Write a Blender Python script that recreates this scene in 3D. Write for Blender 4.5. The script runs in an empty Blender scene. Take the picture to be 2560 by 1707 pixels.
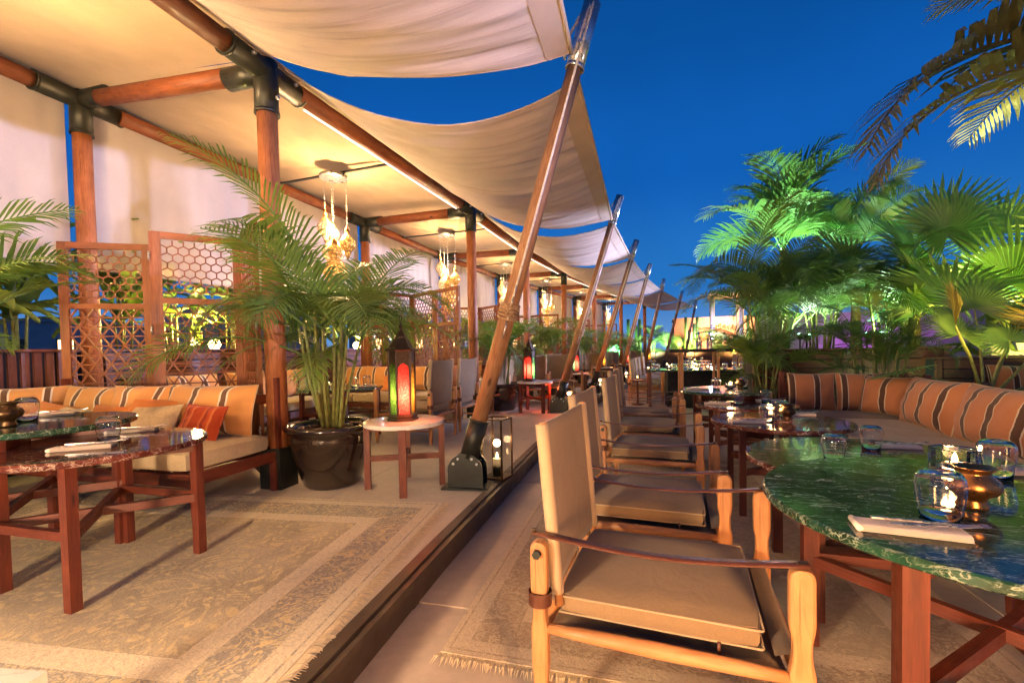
import bpy, bmesh, math, random
from math import sin, cos, pi, radians as R, atan2, hypot
from mathutils import Vector as V, Matrix, noise
random.seed(7)
S = bpy.context.scene
COL = S.collection
# ------------------------------------------------------------------ camera, sky, exposure
EYE = 0.98
cam = bpy.data.cameras.new('camera'); cam.lens = 16.0; cam.sensor_width = 36.0
cam.shift_y = 0.02176; cam.clip_start = 0.02; cam.clip_end = 600
co = bpy.data.objects.new('camera', cam); COL.objects.link(co)
_p, _r = R(1.6), 0.02
_f = V((0, cos(_p), -sin(_p))); _u = V((0, sin(_p), cos(_p))); _x = V((1, 0, 0))
_x2 = _x * cos(_r) - _u * sin(_r); _u2 = _u * cos(_r) + _x * sin(_r)
_m = Matrix((_x2, _u2, -_f)).transposed().to_4x4(); _m.translation = V((0, 0, EYE))
co.matrix_world = _m
S.camera = co
w = bpy.data.worlds.new('World'); S.world = w; w.use_nodes = True
nt = w.node_tree; bg = nt.nodes['Background']
tc = nt.nodes.new('ShaderNodeTexCoord'); sx = nt.nodes.new('ShaderNodeSeparateXYZ'); cr = nt.nodes.new('ShaderNodeValToRGB')
nt.links.new(tc.outputs['Generated'], sx.inputs[0]); nt.links.new(sx.outputs['Z'], cr.inputs[0]); nt.links.new(cr.outputs[0], bg.inputs[0])
cr.color_ramp.interpolation = 'EASE'
el = cr.color_ramp.elements
el[0].position = 0.0; el[0].color = (0.13, 0.30, 0.62, 1)
el[1].position = 1.0; el[1].color = (0.001, 0.04, 0.17, 1)
for p_, c_ in ((0.13, (0.016, 0.15, 0.47)), (0.35, (0.004, 0.092, 0.385)), (0.6, (0.002, 0.062, 0.26))):
    e = el.new(p_); e.color = (*c_, 1)
_n = nt.nodes.new('ShaderNodeTexNoise'); _n.inputs['Scale'].default_value = 1.6; _n.inputs['Detail'].default_value = 4; nt.links.new(tc.outputs['Generated'], _n.inputs['Vector'])
_v = nt.nodes.new('ShaderNodeMapRange'); _v.inputs[1].default_value = .35; _v.inputs[2].default_value = .65; _v.inputs[3].default_value = .21; _v.inputs[4].default_value = .275; nt.links.new(_n.outputs['Fac'], _v.inputs[0]); nt.links.new(_v.outputs[0], bg.inputs[1])
S.view_settings.view_transform = 'Standard'; S.view_settings.look = 'None'
S.view_settings.exposure = 2.2; S.view_settings.gamma = 1.0; S.view_settings.use_curve_mapping = False
S.render.engine = 'CYCLES'
cy = S.cycles
cy.use_denoising = True; cy.max_bounces = 8; cy.diffuse_bounces = 3; cy.glossy_bounces = 4; cy.transmission_bounces = 8
cy.transparent_max_bounces = 8; cy.caustics_reflective = False; cy.caustics_refractive = False
cy.sample_clamp_indirect = 3.0; cy.sample_clamp_direct = 0; cy.use_light_tree = True; cy.blur_glossy = 0.5

def light(name, kind, loc, power, color, size=0.1, target=None, angle=60, blend=0.5):
    l = bpy.data.lights.new(name, kind); l.energy = power; l.color = color
    if kind == 'AREA': l.size = size
    else: l.shadow_soft_size = size
    if kind == 'SPOT': l.spot_size = R(angle); l.spot_blend = blend
    o = bpy.data.objects.new(name, l); COL.objects.link(o); o.location = loc
    if target is not None: o.rotation_euler = (V(target) - V(loc)).to_track_quat('-Z', 'Y').to_euler()
    return o

# ------------------------------------------------------------------ materials
MATS = {}
def base(name, rough=0.5, metal=0.0, spec=0.5):
    m = bpy.data.materials.new(name); m.use_nodes = True; n = m.node_tree
    b = n.nodes['Principled BSDF']; b.inputs['Roughness'].default_value = rough; b.inputs['Metallic'].default_value = metal
    b.inputs['Specular IOR Level'].default_value = spec
    MATS[name] = m
    return m, n, b
def N(n, t, **k):
    x = n.nodes.new(t)
    for a, v in k.items(): setattr(x, a, v)
    return x
def ramp(n, fac, stops, interp='LINEAR'):
    r = N(n, 'ShaderNodeValToRGB'); r.color_ramp.interpolation = interp
    e = r.color_ramp.elements
    while len(e) < len(stops): e.new(0.5)
    for i, (p, c) in enumerate(stops): e[i].position = p; e[i].color = (*c, 1)
    n.links.new(fac, r.inputs[0]); return r.outputs[0]
def coords(n, kind='Object', scale=(1, 1, 1), rot=(0, 0, 0)):
    t = N(n, 'ShaderNodeTexCoord'); mp = N(n, 'ShaderNodeMapping'); mp.inputs['Scale'].default_value = scale; mp.inputs['Rotation'].default_value = rot
    n.links.new(t.outputs[kind], mp.inputs[0]); return mp.outputs[0]
def noise_t(n, vec, scale, detail=4, rough=0.55, dist=0.0):
    t = N(n, 'ShaderNodeTexNoise'); t.inputs['Scale'].default_value = scale; t.inputs['Detail'].default_value = detail
    t.inputs['Roughness'].default_value = rough; t.inputs['Distortion'].default_value = dist
    n.links.new(vec, t.inputs['Vector']); return t.outputs['Fac']
def bump(n, b, h, strength=0.3, dist=0.01):
    bp = N(n, 'ShaderNodeBump'); bp.inputs['Strength'].default_value = strength; bp.inputs['Distance'].default_value = dist
    n.links.new(h, bp.inputs['Height']); n.links.new(bp.outputs[0], b.inputs['Normal'])
def math_n(n, op, a, b_=None, c=None):
    x = N(n, 'ShaderNodeMath', operation=op)
    for i, v in enumerate((a, b_, c)):
        if v is None: continue
        if isinstance(v, (int, float)): x.inputs[i].default_value = v
        else: n.links.new(v, x.inputs[i])
    return x.outputs[0]
def mixc(n, fac, a, b_, mode='MIX'):
    x = N(n, 'ShaderNodeMix', data_type='RGBA', blend_type=mode)
    for s, v in ((x.inputs[0], fac), (x.inputs[6], a), (x.inputs[7], b_)):
        if isinstance(v, (int, float)): s.default_value = v
        elif isinstance(v, tuple): s.default_value = (*v, 1)
        else: n.links.new(v, s)
    return x.outputs[2]
def plain(name, col, rough=0.5, metal=0.0, var=0.15, scale=12, bs=0.0, bscale=60, coat=0.0):
    m, n, b = base(name, rough, metal)
    c = coords(n)
    f = noise_t(n, c, scale, 5)
    lo = tuple(max(0, x * (1 - var)) for x in col); hi = tuple(min(1, x * (1 + var)) for x in col)
    n.links.new(ramp(n, f, [(0.3, lo), (0.7, hi)]), b.inputs['Base Color'])
    rr = ramp(n, noise_t(n, c, scale * 2.3, 3), [(0.3, (max(0, rough - .08),) * 3), (0.7, (min(1, rough + .08),) * 3)]); n.links.new(rr, b.inputs['Roughness'])
    if bs: bump(n, b, noise_t(n, c, bscale, 3), bs, 0.004)
    if coat: b.inputs['Coat Weight'].default_value = coat
    return m
def wood(name, dark, light_, rough=0.38, gs=1.0, knots=True):
    m, n, b = base(name, rough)
    c = coords(n, 'UV', (3.2 * gs, 26 * gs, 1)); c2 = coords(n, 'UV', (1.6, 5, 1))
    g = noise_t(n, c, 2.2, 6, 0.62, 1.1)
    col = ramp(n, g, [(0.28, dark), (0.5, tuple((a + b_) / 2 for a, b_ in zip(dark, light_))), (0.72, light_)])
    big = ramp(n, noise_t(n, c2, 1.6, 2), [(0.3, (0.62,) * 3), (0.75, (1.12,) * 3)])
    col = mixc(n, 1.0, col, big, 'MULTIPLY')
    if knots:
        vo = N(n, 'ShaderNodeTexVoronoi'); vo.inputs['Scale'].default_value = 1.0
        n.links.new(coords(n, 'UV', (2.3, 5.5, 1)), vo.inputs['Vector'])
        k = ramp(n, vo.outputs['Distance'], [(0.045, (1, 1, 1)), (0.10, (0, 0, 0))])
        col = mixc(n, k, col, tuple(x * 0.35 for x in dark))
    ck = ramp(n, noise_t(n, coords(n, 'UV', (1.1, 70, 1)), 1.4, 3, .6, .4), [(.655, (0, 0, 0)), (.68, (.8,) * 3)]); col = mixc(n, ck, col, tuple(x * .4 for x in dark))
    n.links.new(col, b.inputs['Base Color']); n.links.new(ramp(n, noise_t(n, coords(n, 'Object'), 7, 5, .65), [(.3, (rough - .12,) * 3), (.7, (min(1, rough + .28),) * 3)]), b.inputs['Roughness']); bump(n, b, math_n(n, 'SUBTRACT', g, ck), 0.25, 0.003)
    return m
wood('pole_wood', (0.20, 0.056, 0.018), (0.42, 0.16, 0.055), 0.5)
wood('mast_wood', (0.22, 0.095, 0.040), (0.44, 0.24, 0.115), 0.55)
wood('beam_wood', (0.14, 0.036, 0.012), (0.30, 0.092, 0.030), 0.5)
wood('table_wood', (0.078, 0.014, 0.0065), (0.17, 0.034, 0.013), 0.45)
wood('chair_wood', (0.46, 0.19, 0.065), (0.62, 0.30, 0.12), 0.42)
wood('screen_wood', (0.15, 0.047, 0.017), (0.30, 0.10, 0.036), 0.5, knots=False)
wood('planter_wood', (0.085, 0.024, 0.010), (0.17, 0.05, 0.02), 0.5, knots=False)
plain('steel_black', (0.022, 0.026, 0.022), 0.42, 0.35, 0.3, 9, 0.15, 200)
plain('steel_bright', (0.50, 0.53, 0.56), 0.3, 0.9, 0.1)
plain('kerb_paint', (0.05, 0.036, 0.026), 0.5, 0, 0.4, 5, 0.2, 60)
plain('rope_white', (0.62, 0.57, 0.50), 0.85, 0, 0.2, 60, 0.6, 220)
plain('rope_jute', (0.34, 0.22, 0.12), 0.9, 0, 0.3, 60, 0.6, 220)
plain('leather', (0.09, 0.028, 0.013), 0.42, 0, 0.25, 30, 0.2, 150)
plain('pot_glaze', (0.018, 0.011, 0.008), 0.14, 0, 0.5, 14, 0.12, 26, coat=0.6)
plain('bark_chips', (0.15, 0.07, 0.035), 0.9, 0, 0.5, 30)
plain('bronze', (0.42, 0.20, 0.065), 0.30, 0.95, 0.35, 20)
plain('bronze_dark', (0.07, 0.04, 0.018), 0.34, 0.8, 0.35, 20)
plain('lantern_metal', (0.035, 0.022, 0.014), 0.5, 0.6, 0.4, 60, 0.5, 120)
plain('napkin', (0.74, 0.64, 0.54), 0.85, 0, 0.06, 12, 0.25, 300)
plain('cutlery', (0.72, 0.70, 0.67), 0.28, 1.0, 0.05)
plain('black_cloth', (0.012, 0.012, 0.014), 0.9, 0, 0.3)
plain('wall_salmon', (0.42, 0.19, 0.115), 0.9, 0, 0.15, 2)
plain('wall_pale', (0.30, 0.30, 0.32), 0.9, 0, 0.15, 1)
plain('stalk', (0.17, 0.19, 0.05), 0.5, 0, 0.4, 25)
plain('palm_trunk', (0.13, 0.085, 0.05), 0.85, 0, 0.4, 25, 0.6, 40)
plain('paper', (0.75, 0.68, 0.55), 0.8, 0, 0.05)
plain('wax', (0.8, 0.72, 0.6), 0.5, 0, 0.04)
plain('ground_far', (0.11, 0.10, 0.09), 0.95, 0, 0.3, 1)
def leaf(name, lo, hi, tip=None, trans=0.35):
    m, n, b = base(name, 0.42)
    oi = N(n, 'ShaderNodeObjectInfo')
    f = noise_t(n, coords(n), 5.0, 3)
    f2 = math_n(n, 'ADD', math_n(n, 'MULTIPLY', f, 0.7), math_n(n, 'MULTIPLY', oi.outputs['Random'], 0.35))
    col = ramp(n, f2, [(0.25, lo), (0.75, hi)])
    if tip:
        uvx = N(n, 'ShaderNodeSeparateXYZ'); n.links.new(coords(n, 'UV'), uvx.inputs[0])
        col = mixc(n, ramp(n, math_n(n, 'ADD', uvx.outputs[0], math_n(n, 'MULTIPLY', f, .5)), [(0.85, (0, 0, 0)), (1.25 if False else 1.0, (1, 1, 1))]), col, tip)
    n.links.new(col, b.inputs['Base Color'])
    tr = N(n, 'ShaderNodeBsdfTranslucent'); mx = N(n, 'ShaderNodeMixShader'); mx.inputs[0].default_value = trans
    n.links.new(mixc(n, 1.0, col, (1.3, 1.5, 0.8), 'MULTIPLY'), tr.inputs[0])
    n.links.new(b.outputs[0], mx.inputs[1]); n.links.new(tr.outputs[0], mx.inputs[2])
    n.links.new(mx.outputs[0], n.nodes['Material Output'].inputs[0])
leaf('leaf_areca', (0.040, 0.095, 0.022), (0.15, 0.24, 0.050))
leaf('leaf_olive', (0.06, 0.055, 0.018), (0.14, 0.115, 0.035))
leaf('leaf_fan', (0.07, 0.16, 0.05), (0.18, 0.30, 0.09))
leaf('leaf_fan_dry', (0.26, 0.15, 0.045), (0.30, 0.26, 0.06))
leaf('leaf_banana', (0.07, 0.13, 0.03), (0.20, 0.28, 0.06))
def cloth(name, col, trans=0.0, var=0.06, rough=0.9, weave=350, bs=0.15, wrinkle=0.0, crease=0.0):
    m, n, b = base(name, rough, 0, 0.2)
    c = coords(n); f = noise_t(n, c, 3, 5)
    cc = ramp(n, f, [(0.3, tuple(x * (1 - var) for x in col)), (0.7, tuple(min(1, x * (1 + var)) for x in col))])
    fine = noise_t(n, c, weave, 2)
    cc = mixc(n, 0.18, cc, mixc(n, 1.0, cc, ramp(n, fine, [(0.35, (0.5,) * 3), (0.65, (1.4,) * 3)]), 'MULTIPLY'))
    n.links.new(cc, b.inputs['Base Color'])
    b.inputs['Sheen Weight'].default_value = 0.15
    h = fine
    if crease:
        h = math_n(n, 'ADD', math_n(n, 'MULTIPLY', fine, .12), math_n(n, 'MULTIPLY', noise_t(n, c, 5.5, 4, .55, 1.4), 1.6)); bump(n, b, h, crease, .012)
        cc2 = mixc(n, ramp(n, noise_t(n, c, 2.7, 5, .6, .6), [(.42, (0, 0, 0)), (.7, (.5,) * 3)]), cc, tuple(x * .72 for x in col)); n.links.new(cc2, b.inputs['Base Color'])
    elif wrinkle:
        su = N(n, 'ShaderNodeSeparateXYZ'); n.links.new(coords(n, 'UV'), su.inputs[0]); sf = math_n(n, 'FRACT', math_n(n, 'MULTIPLY', su.outputs[1], 5.0)); cc = mixc(n, ramp(n, sf, [(0, (.45,) * 3), (.006, (.45,) * 3), (.010, (0, 0, 0))]), cc, tuple(x * .5 for x in col)); n.links.new(cc, b.inputs['Base Color'])
        h = math_n(n, 'ADD', math_n(n, 'MULTIPLY', fine, .08), noise_t(n, coords(n, 'UV', (0.7, 16, 1)), wrinkle, 4, 0.6, 0.5))
        bump(n, b, h, 0.7, 0.03)
    else: bump(n, b, h, bs, 0.003)
    if trans:
        tr = N(n, 'ShaderNodeBsdfTranslucent'); mx = N(n, 'ShaderNodeMixShader'); mx.inputs[0].default_value = trans
        n.links.new(cc, tr.inputs[0]); n.links.new(b.outputs[0], mx.inputs[1]); n.links.new(tr.outputs[0], mx.inputs[2])
        n.links.new(mx.outputs[0], n.nodes['Material Output'].inputs[0])
    return m
cloth('sail_cloth', (0.58, 0.48, 0.385), 0.25, wrinkle=1.3)
cloth('hem_cloth', (0.42, 0.33, 0.24), 0.15)
cloth('roof_cloth', (0.54, 0.41, 0.26), 0.2, 0.1)
cloth('curtain_cloth', (0.55, 0.50, 0.44), 0.3)
cloth('canvas', (0.25, 0.168, 0.092), var=.12, weave=260, bs=.35, crease=.32)
cloth('canvas_edge', (0.42, 0.31, 0.19))
cloth('seat_fabric', (0.42, 0.33, 0.21), var=0.14, weave=90, bs=0.5, crease=.4)
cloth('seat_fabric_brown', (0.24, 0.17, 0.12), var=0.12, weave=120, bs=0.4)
cloth('pillow_orange', (0.58, 0.20, 0.05)); cloth('pillow_beige', (0.55, 0.42, 0.25), weave=60, bs=0.8)
def striped(name, stops, k=1.0, off=0.0):
    m, n, b = base(name, 0.9, 0, 0.15)
    sp = N(n, 'ShaderNodeSeparateXYZ'); n.links.new(coords(n, 'UV'), sp.inputs[0])
    oi = N(n, 'ShaderNodeObjectInfo'); bend = math_n(n, 'MULTIPLY', math_n(n, 'SUBTRACT', noise_t(n, coords(n, 'Object'), 3, 1), .5), .02)
    fr = math_n(n, 'FRACT', math_n(n, 'ADD', math_n(n, 'ADD', math_n(n, 'MULTIPLY', sp.outputs[0], k), bend), math_n(n, 'ADD', math_n(n, 'MULTIPLY', oi.outputs['Random'], .5), off)))
    c = ramp(n, fr, stops, 'CONSTANT')
    fine = noise_t(n, coords(n, 'UV', (60, 400, 1)), 3, 2)
    rib = N(n, 'ShaderNodeTexWave'); rib.inputs['Scale'].default_value = 30; n.links.new(coords(n, 'UV'), rib.inputs[0])
    c = mixc(n, 0.35, c, mixc(n, 1.0, c, ramp(n, fine, [(0.3, (0.45,) * 3), (0.7, (1.45,) * 3)]), 'MULTIPLY'))
    n.links.new(c, b.inputs['Base Color']); b.inputs['Sheen Weight'].default_value = 0.2
    bump(n, b, math_n(n, 'ADD', fine, math_n(n, 'MULTIPLY', noise_t(n, coords(n), 9, 3), 6.0)), 0.35, 0.004)
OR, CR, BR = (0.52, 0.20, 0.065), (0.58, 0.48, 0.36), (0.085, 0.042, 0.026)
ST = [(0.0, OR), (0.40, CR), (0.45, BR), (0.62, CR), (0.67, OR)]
OL = (0.60, 0.29, 0.095); CL = (0.68, 0.60, 0.48); STL = [(0.0, OL), (0.42, CL), (0.47, (0.12, .062, .035)), (0.62, CL), (0.67, OL)]  # left cushions: warm lamplight is put into these lighter stripe colours
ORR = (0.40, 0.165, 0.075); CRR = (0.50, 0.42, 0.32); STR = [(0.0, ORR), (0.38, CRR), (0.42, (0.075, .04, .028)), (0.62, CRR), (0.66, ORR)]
striped('stripe_long', STL, 3.0, 0.3); striped('stripe_short', STR, 1.9, 0.2); striped('stripe_mid', STL, 2.3, 0.62); striped('stripe_right', STR, 3.4, 0.1)
striped('stripe_red', [(0, (0.38, 0.055, 0.016)), (0.3, (0.5, 0.12, 0.03)), (0.42, (0.26, 0.03, 0.012)), (0.6, (0.45, 0.07, 0.02)), (0.75, (0.55, 0.17, 0.05)), (0.85, (0.36, 0.05, 0.015))], 2.2)
def marble(name, basec, mid, vein, rough=0.07, vs=3.0, amount=0.5, stretch=(1, 2.6, 1)):
    m, n, b = base(name, rough, 0, 0.5)
    oi = N(n, 'ShaderNodeObjectInfo')
    c = coords(n, 'Object', stretch, (0, 0, 0.5))
    ad = N(n, 'ShaderNodeVectorMath', operation='ADD'); n.links.new(c, ad.inputs[0])
    cx = N(n, 'ShaderNodeCombineXYZ'); r = math_n(n, 'MULTIPLY', oi.outputs['Random'], 20); n.links.new(r, cx.inputs[0]); n.links.new(r, cx.inputs[1]); n.links.new(cx.outputs[0], ad.inputs[1]); c = ad.outputs[0]
    nb = noise_t(n, c, 4, 8, 0.65, 0.8)
    col = ramp(n, nb, [(0.3, basec), (0.62, mid)])
    for s, wd, am in ((vs, 0.009, 1.0), (vs * 2.1, 0.012, 0.8), (vs * 4.3, 0.016, 0.5)):
        nn = noise_t(n, c, s, 6, 0.5, 0.55)
        v = math_n(n, 'ABSOLUTE', math_n(n, 'SUBTRACT', nn, 0.5))
        k = ramp(n, v, [(0.0, (am,) * 3), (wd, (am * .25,) * 3), (wd * 2.2, (0, 0, 0))])
        k = mixc(n, 1.0, k, ramp(n, noise_t(n, c, s * .7 + 1, 3), [(0.40, (0.06,) * 3), (0.62, (amount * 2,) * 3)]), 'MULTIPLY')
        col = mixc(n, k, col, vein)
    n.links.new(col, b.inputs['Base Color'])
marble('marble_green', (0.006, 0.019, 0.011), (0.014, 0.056, 0.032), (0.36, 0.42, 0.34), 0.09, 5.5, 0.5, (1, 2.6, 2.4))
marble('marble_red', (0.035, 0.009, 0.007), (0.10, 0.024, 0.017), (0.50, 0.38, 0.32), 0.07, 4.6, 0.55, (1, 2.4, 2.4))
marble('marble_white', (0.66, 0.62, 0.56), (0.74, 0.70, 0.64), (0.42, 0.38, 0.33), 0.12, 2, 0.3)
def concrete(name, col):
    m, n, b = base(name, 0.62, 0, 0.4)
    c = coords(n)
    f = noise_t(n, c, 1.3, 6, 0.6); g = noise_t(n, c, 22, 5, 0.6)
    cc = ramp(n, f, [(0.3, tuple(x * .82 for x in col)), (0.7, tuple(x * 1.12 for x in col))])
    cc = mixc(n, 1.0, cc, ramp(n, g, [(0.3, (0.9,) * 3), (0.7, (1.07,) * 3)]), 'MULTIPLY')
    st = ramp(n, noise_t(n, c, 3.1, 2), [(0.66, (0, 0, 0)), (0.72, (0.35,) * 3)]); cc = mixc(n, st, cc, tuple(x * .6 for x in col))
    n.links.new(cc, b.inputs['Base Color']); bump(n, b, g, 0.15, 0.004)
    n.links.new(ramp(n, f, [(0.3, (0.45,) * 3), (0.7, (0.7,) * 3)]), b.inputs['Roughness'])
concrete('concrete', (0.54, 0.475, 0.39)); concrete('concrete_low', (0.50, 0.42, 0.345))
def rug(name, W, Hh, field, gold, dark, cream, bw, contrast=1.0):
    """object coords: x in [-W/2,W/2], y in [-H/2,H/2]"""
    m, n, b = base(name, 0.95, 0, 0.1)
    o = coords(n); sp = N(n, 'ShaderNodeSeparateXYZ'); n.links.new(o, sp.inputs[0])
    ex = math_n(n, 'SUBTRACT', W / 2, math_n(n, 'ABSOLUTE', sp.outputs[0])); ey = math_n(n, 'SUBTRACT', Hh / 2, math_n(n, 'ABSOLUTE', sp.outputs[1]))
    e = math_n(n, 'MINIMUM', ex, ey)
    wv = noise_t(n, o, 3.2, 3, 0.5, 0.4)
    def swirl(scale, k, lo, hi, wdist):
        vo = N(n, 'ShaderNodeTexVoronoi', feature='F1'); vo.inputs['Scale'].default_value = scale; vo.inputs['Randomness'].default_value = 0.55
        ad = N(n, 'ShaderNodeVectorMath', operation='ADD'); n.links.new(o, ad.inputs[0])
        nz = N(n, 'ShaderNodeTexNoise'); nz.inputs['Scale'].default_value = scale * 1.1; nz.inputs['Detail'].default_value = 2; n.links.new(o, nz.inputs['Vector'])
        sc_ = N(n, 'ShaderNodeVectorMath', operation='SCALE'); sc_.inputs['Scale'].default_value = wdist; n.links.new(nz.outputs['Color'], sc_.inputs[0]); n.links.new(sc_.outputs[0], ad.inputs[1])
        n.links.new(ad.outputs[0], vo.inputs['Vector'])
        s = math_n(n, 'SINE', math_n(n, 'MULTIPLY', vo.outputs['Distance'], k))
        s2 = math_n(n, 'SINE', math_n(n, 'MULTIPLY', noise_t(n, ad.outputs[0], scale * 1.7, 2, 0.5, 1.2), k * 2.2))
        s = math_n(n, 'MULTIPLY', s, s2)
        return ramp(n, s, [(lo, (0, 0, 0)), (hi, (1, 1, 1))])
    sw1 = swirl(5.0, 19, -0.05, 0.15, 0.09); sw2 = swirl(2.6, 22, 0.05, 0.35, 0.2); sw3 = swirl(9, 16, 0.1, 0.5, 0.06)
    wearf = ramp(n, noise_t(n, o, 9, 6, 0.7), [(0.38, (0.15,) * 3), (0.62, (1,) * 3)])
    fld = mixc(n, ramp(n, wv, [(0.35, (0, 0, 0)), (0.65, (1, 1, 1))]), field, tuple(x * .72 for x in field))
    fld = mixc(n, mixc(n, 1.0, sw2, wearf, 'MULTIPLY'), fld, gold); fld = mixc(n, mixc(n, 1.0, sw3, (.35, .35, .35), 'MULTIPLY'), fld, dark)
    brd = mixc(n, mixc(n, 1.0, sw3, (.5, .5, .5), 'MULTIPLY'), dark, cream); brd = mixc(n, mixc(n, 1.0, sw1, wearf, 'MULTIPLY'), brd, gold)
    gu = mixc(n, mixc(n, 1.0, sw3, (.3, .3, .3), 'MULTIPLY'), cream, dark)
    t = math_n(n, 'DIVIDE', e, bw)
    z = ramp(n, t, [(0, (0, 0, 0)), (0.999, (1, 1, 1))])
    f_ = ramp(n, t, [(0.0, (1, 1, 1)), (0.07, (0, 0, 0)), (0.09, (1, 1, 1)), (0.26, (0, 0, 0)), (0.74, (1, 1, 1)), (0.98, (0, 0, 0))], 'CONSTANT')
    inb = ramp(n, t, [(0, (1, 1, 1)), (0.985, (0, 0, 0))], 'CONSTANT')
    col = mixc(n, f_, brd, gu); col = mixc(n, inb, fld, col)
    pile = noise_t(n, coords(n, 'Object', (60, 500, 1)), 1.5, 3)
    col = mixc(n, 0.6, col, mixc(n, 1.0, col, ramp(n, pile, [(0.3, (0.62,) * 3), (0.7, (1.35,) * 3)]), 'MULTIPLY'))
    n.links.new(col, b.inputs['Base Color']); bump(n, b, math_n(n, 'ADD', pile, math_n(n, 'MULTIPLY', noise_t(n, o, 45, 5, .7), 3.0)), 0.55, 0.005)
rug('rug_persian', 2.9, 1.95, (0.54, 0.46, 0.33), (0.68, 0.56, 0.32), (0.34, 0.31, 0.27), (0.68, 0.60, 0.45), 0.40)
rug('rug_worn', 2.0, 3.4, (0.52, 0.43, 0.31), (0.58, 0.48, 0.34), (0.38, 0.30, 0.22), (0.60, 0.50, 0.37), 0.34)
plain('fringe', (0.70, 0.58, 0.38), 0.95, 0, 0.15, 40)
def emit(name, col, s):
    m = bpy.data.materials.new(name); m.use_nodes = True; n = m.node_tree; n.nodes.clear()
    e = N(n, 'ShaderNodeEmission'); e.inputs[0].default_value = (*col, 1); e.inputs[1].default_value = s
    o = N(n, 'ShaderNodeOutputMaterial'); n.links.new(e.outputs[0], o.inputs[0]); MATS[name] = m
emit('flame', (1.0, 0.60, 0.22), 20); emit('bulb_warm', (1.0, 0.75, 0.42), 12); emit('bulb_blue', (0.55, 0.72, 1.0), 60)
emit('flood_yellow', (1.0, 0.70, 0.22), 9); emit('led_strip', (1.0, 0.88, 0.7), 0.9); emit('bulb_red', (1, 0.1, 0.05), 12)
emit('uplight_green', (0.3, 1.0, 0.55), 25); emit('window_glow', (1.0, 0.55, 0.22), 1.5)
def glass(name, col=(1, 1, 1), rough=0.0, emis=None, es=0.0):
    m, n, b = base(name, rough, 0)
    b.inputs['Base Color'].default_value = (*col, 1); b.inputs['Transmission Weight'].default_value = 1.0; b.inputs['IOR'].default_value = 1.45
glass('clear_glass', (0.97, 0.98, 0.98)); 
def lamp_glass(name, col, s, lo=0.15, scale=60):
    """tinted textured glass of a lit lamp: emission follows a cell pattern"""
    m, n, b = base(name, 0.2, 0)
    o = coords(n); vo = N(n, 'ShaderNodeTexVoronoi'); vo.inputs['Scale'].default_value = scale; n.links.new(o, vo.inputs['Vector'])
    k = ramp(n, vo.outputs['Distance'], [(0.1, (1, 1, 1)), (0.5, (lo,) * 3)])
    c = mixc(n, 1.0, k, col, 'MULTIPLY'); b.inputs['Base Color'].default_value = (*[x * .4 for x in col], 1)
    n.links.new(c, b.inputs['Emission Color']); b.inputs['Emission Strength'].default_value = s
lamp_glass('glass_amber', (1.0, 0.50, 0.12), 0.9, 0.05, 40); lamp_glass('glass_crystal', (1.0, 0.70, 0.36), 0.85, 0.04, 50)
def tint_glass(name, col):
    m, n, b = base(name, 0.25)
    vo = N(n, 'ShaderNodeTexVoronoi'); vo.inputs['Scale'].default_value = 75; n.links.new(coords(n), vo.inputs['Vector'])
    c = mixc(n, 1.0, ramp(n, vo.outputs['Distance'], [(0.1, (1, 1, 1)), (0.6, (.35,) * 3)]), col, 'MULTIPLY')
    n.links.new(c, b.inputs['Base Color']); bump(n, b, vo.outputs['Distance'], .6, .004)
    tr = N(n, 'ShaderNodeBsdfTranslucent'); mx = N(n, 'ShaderNodeMixShader'); mx.inputs[0].default_value = .8
    n.links.new(c, tr.inputs[0]); n.links.new(b.outputs[0], mx.inputs[1]); n.links.new(tr.outputs[0], mx.inputs[2]); n.links.new(mx.outputs[0], n.nodes['Material Output'].inputs[0])
tint_glass('glass_red', (0.95, 0.055, 0.05)); tint_glass('glass_green', (0.05, 0.115, 0.018)); tint_glass('glass_yellow', (0.21, 0.11, 0.015)); tint_glass('glass_teal', (0.07, 0.22, 0.10))
lamp_glass('paper_glow', (1.0, 0.60, 0.28), 0.5, 0.8, 10)

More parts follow.
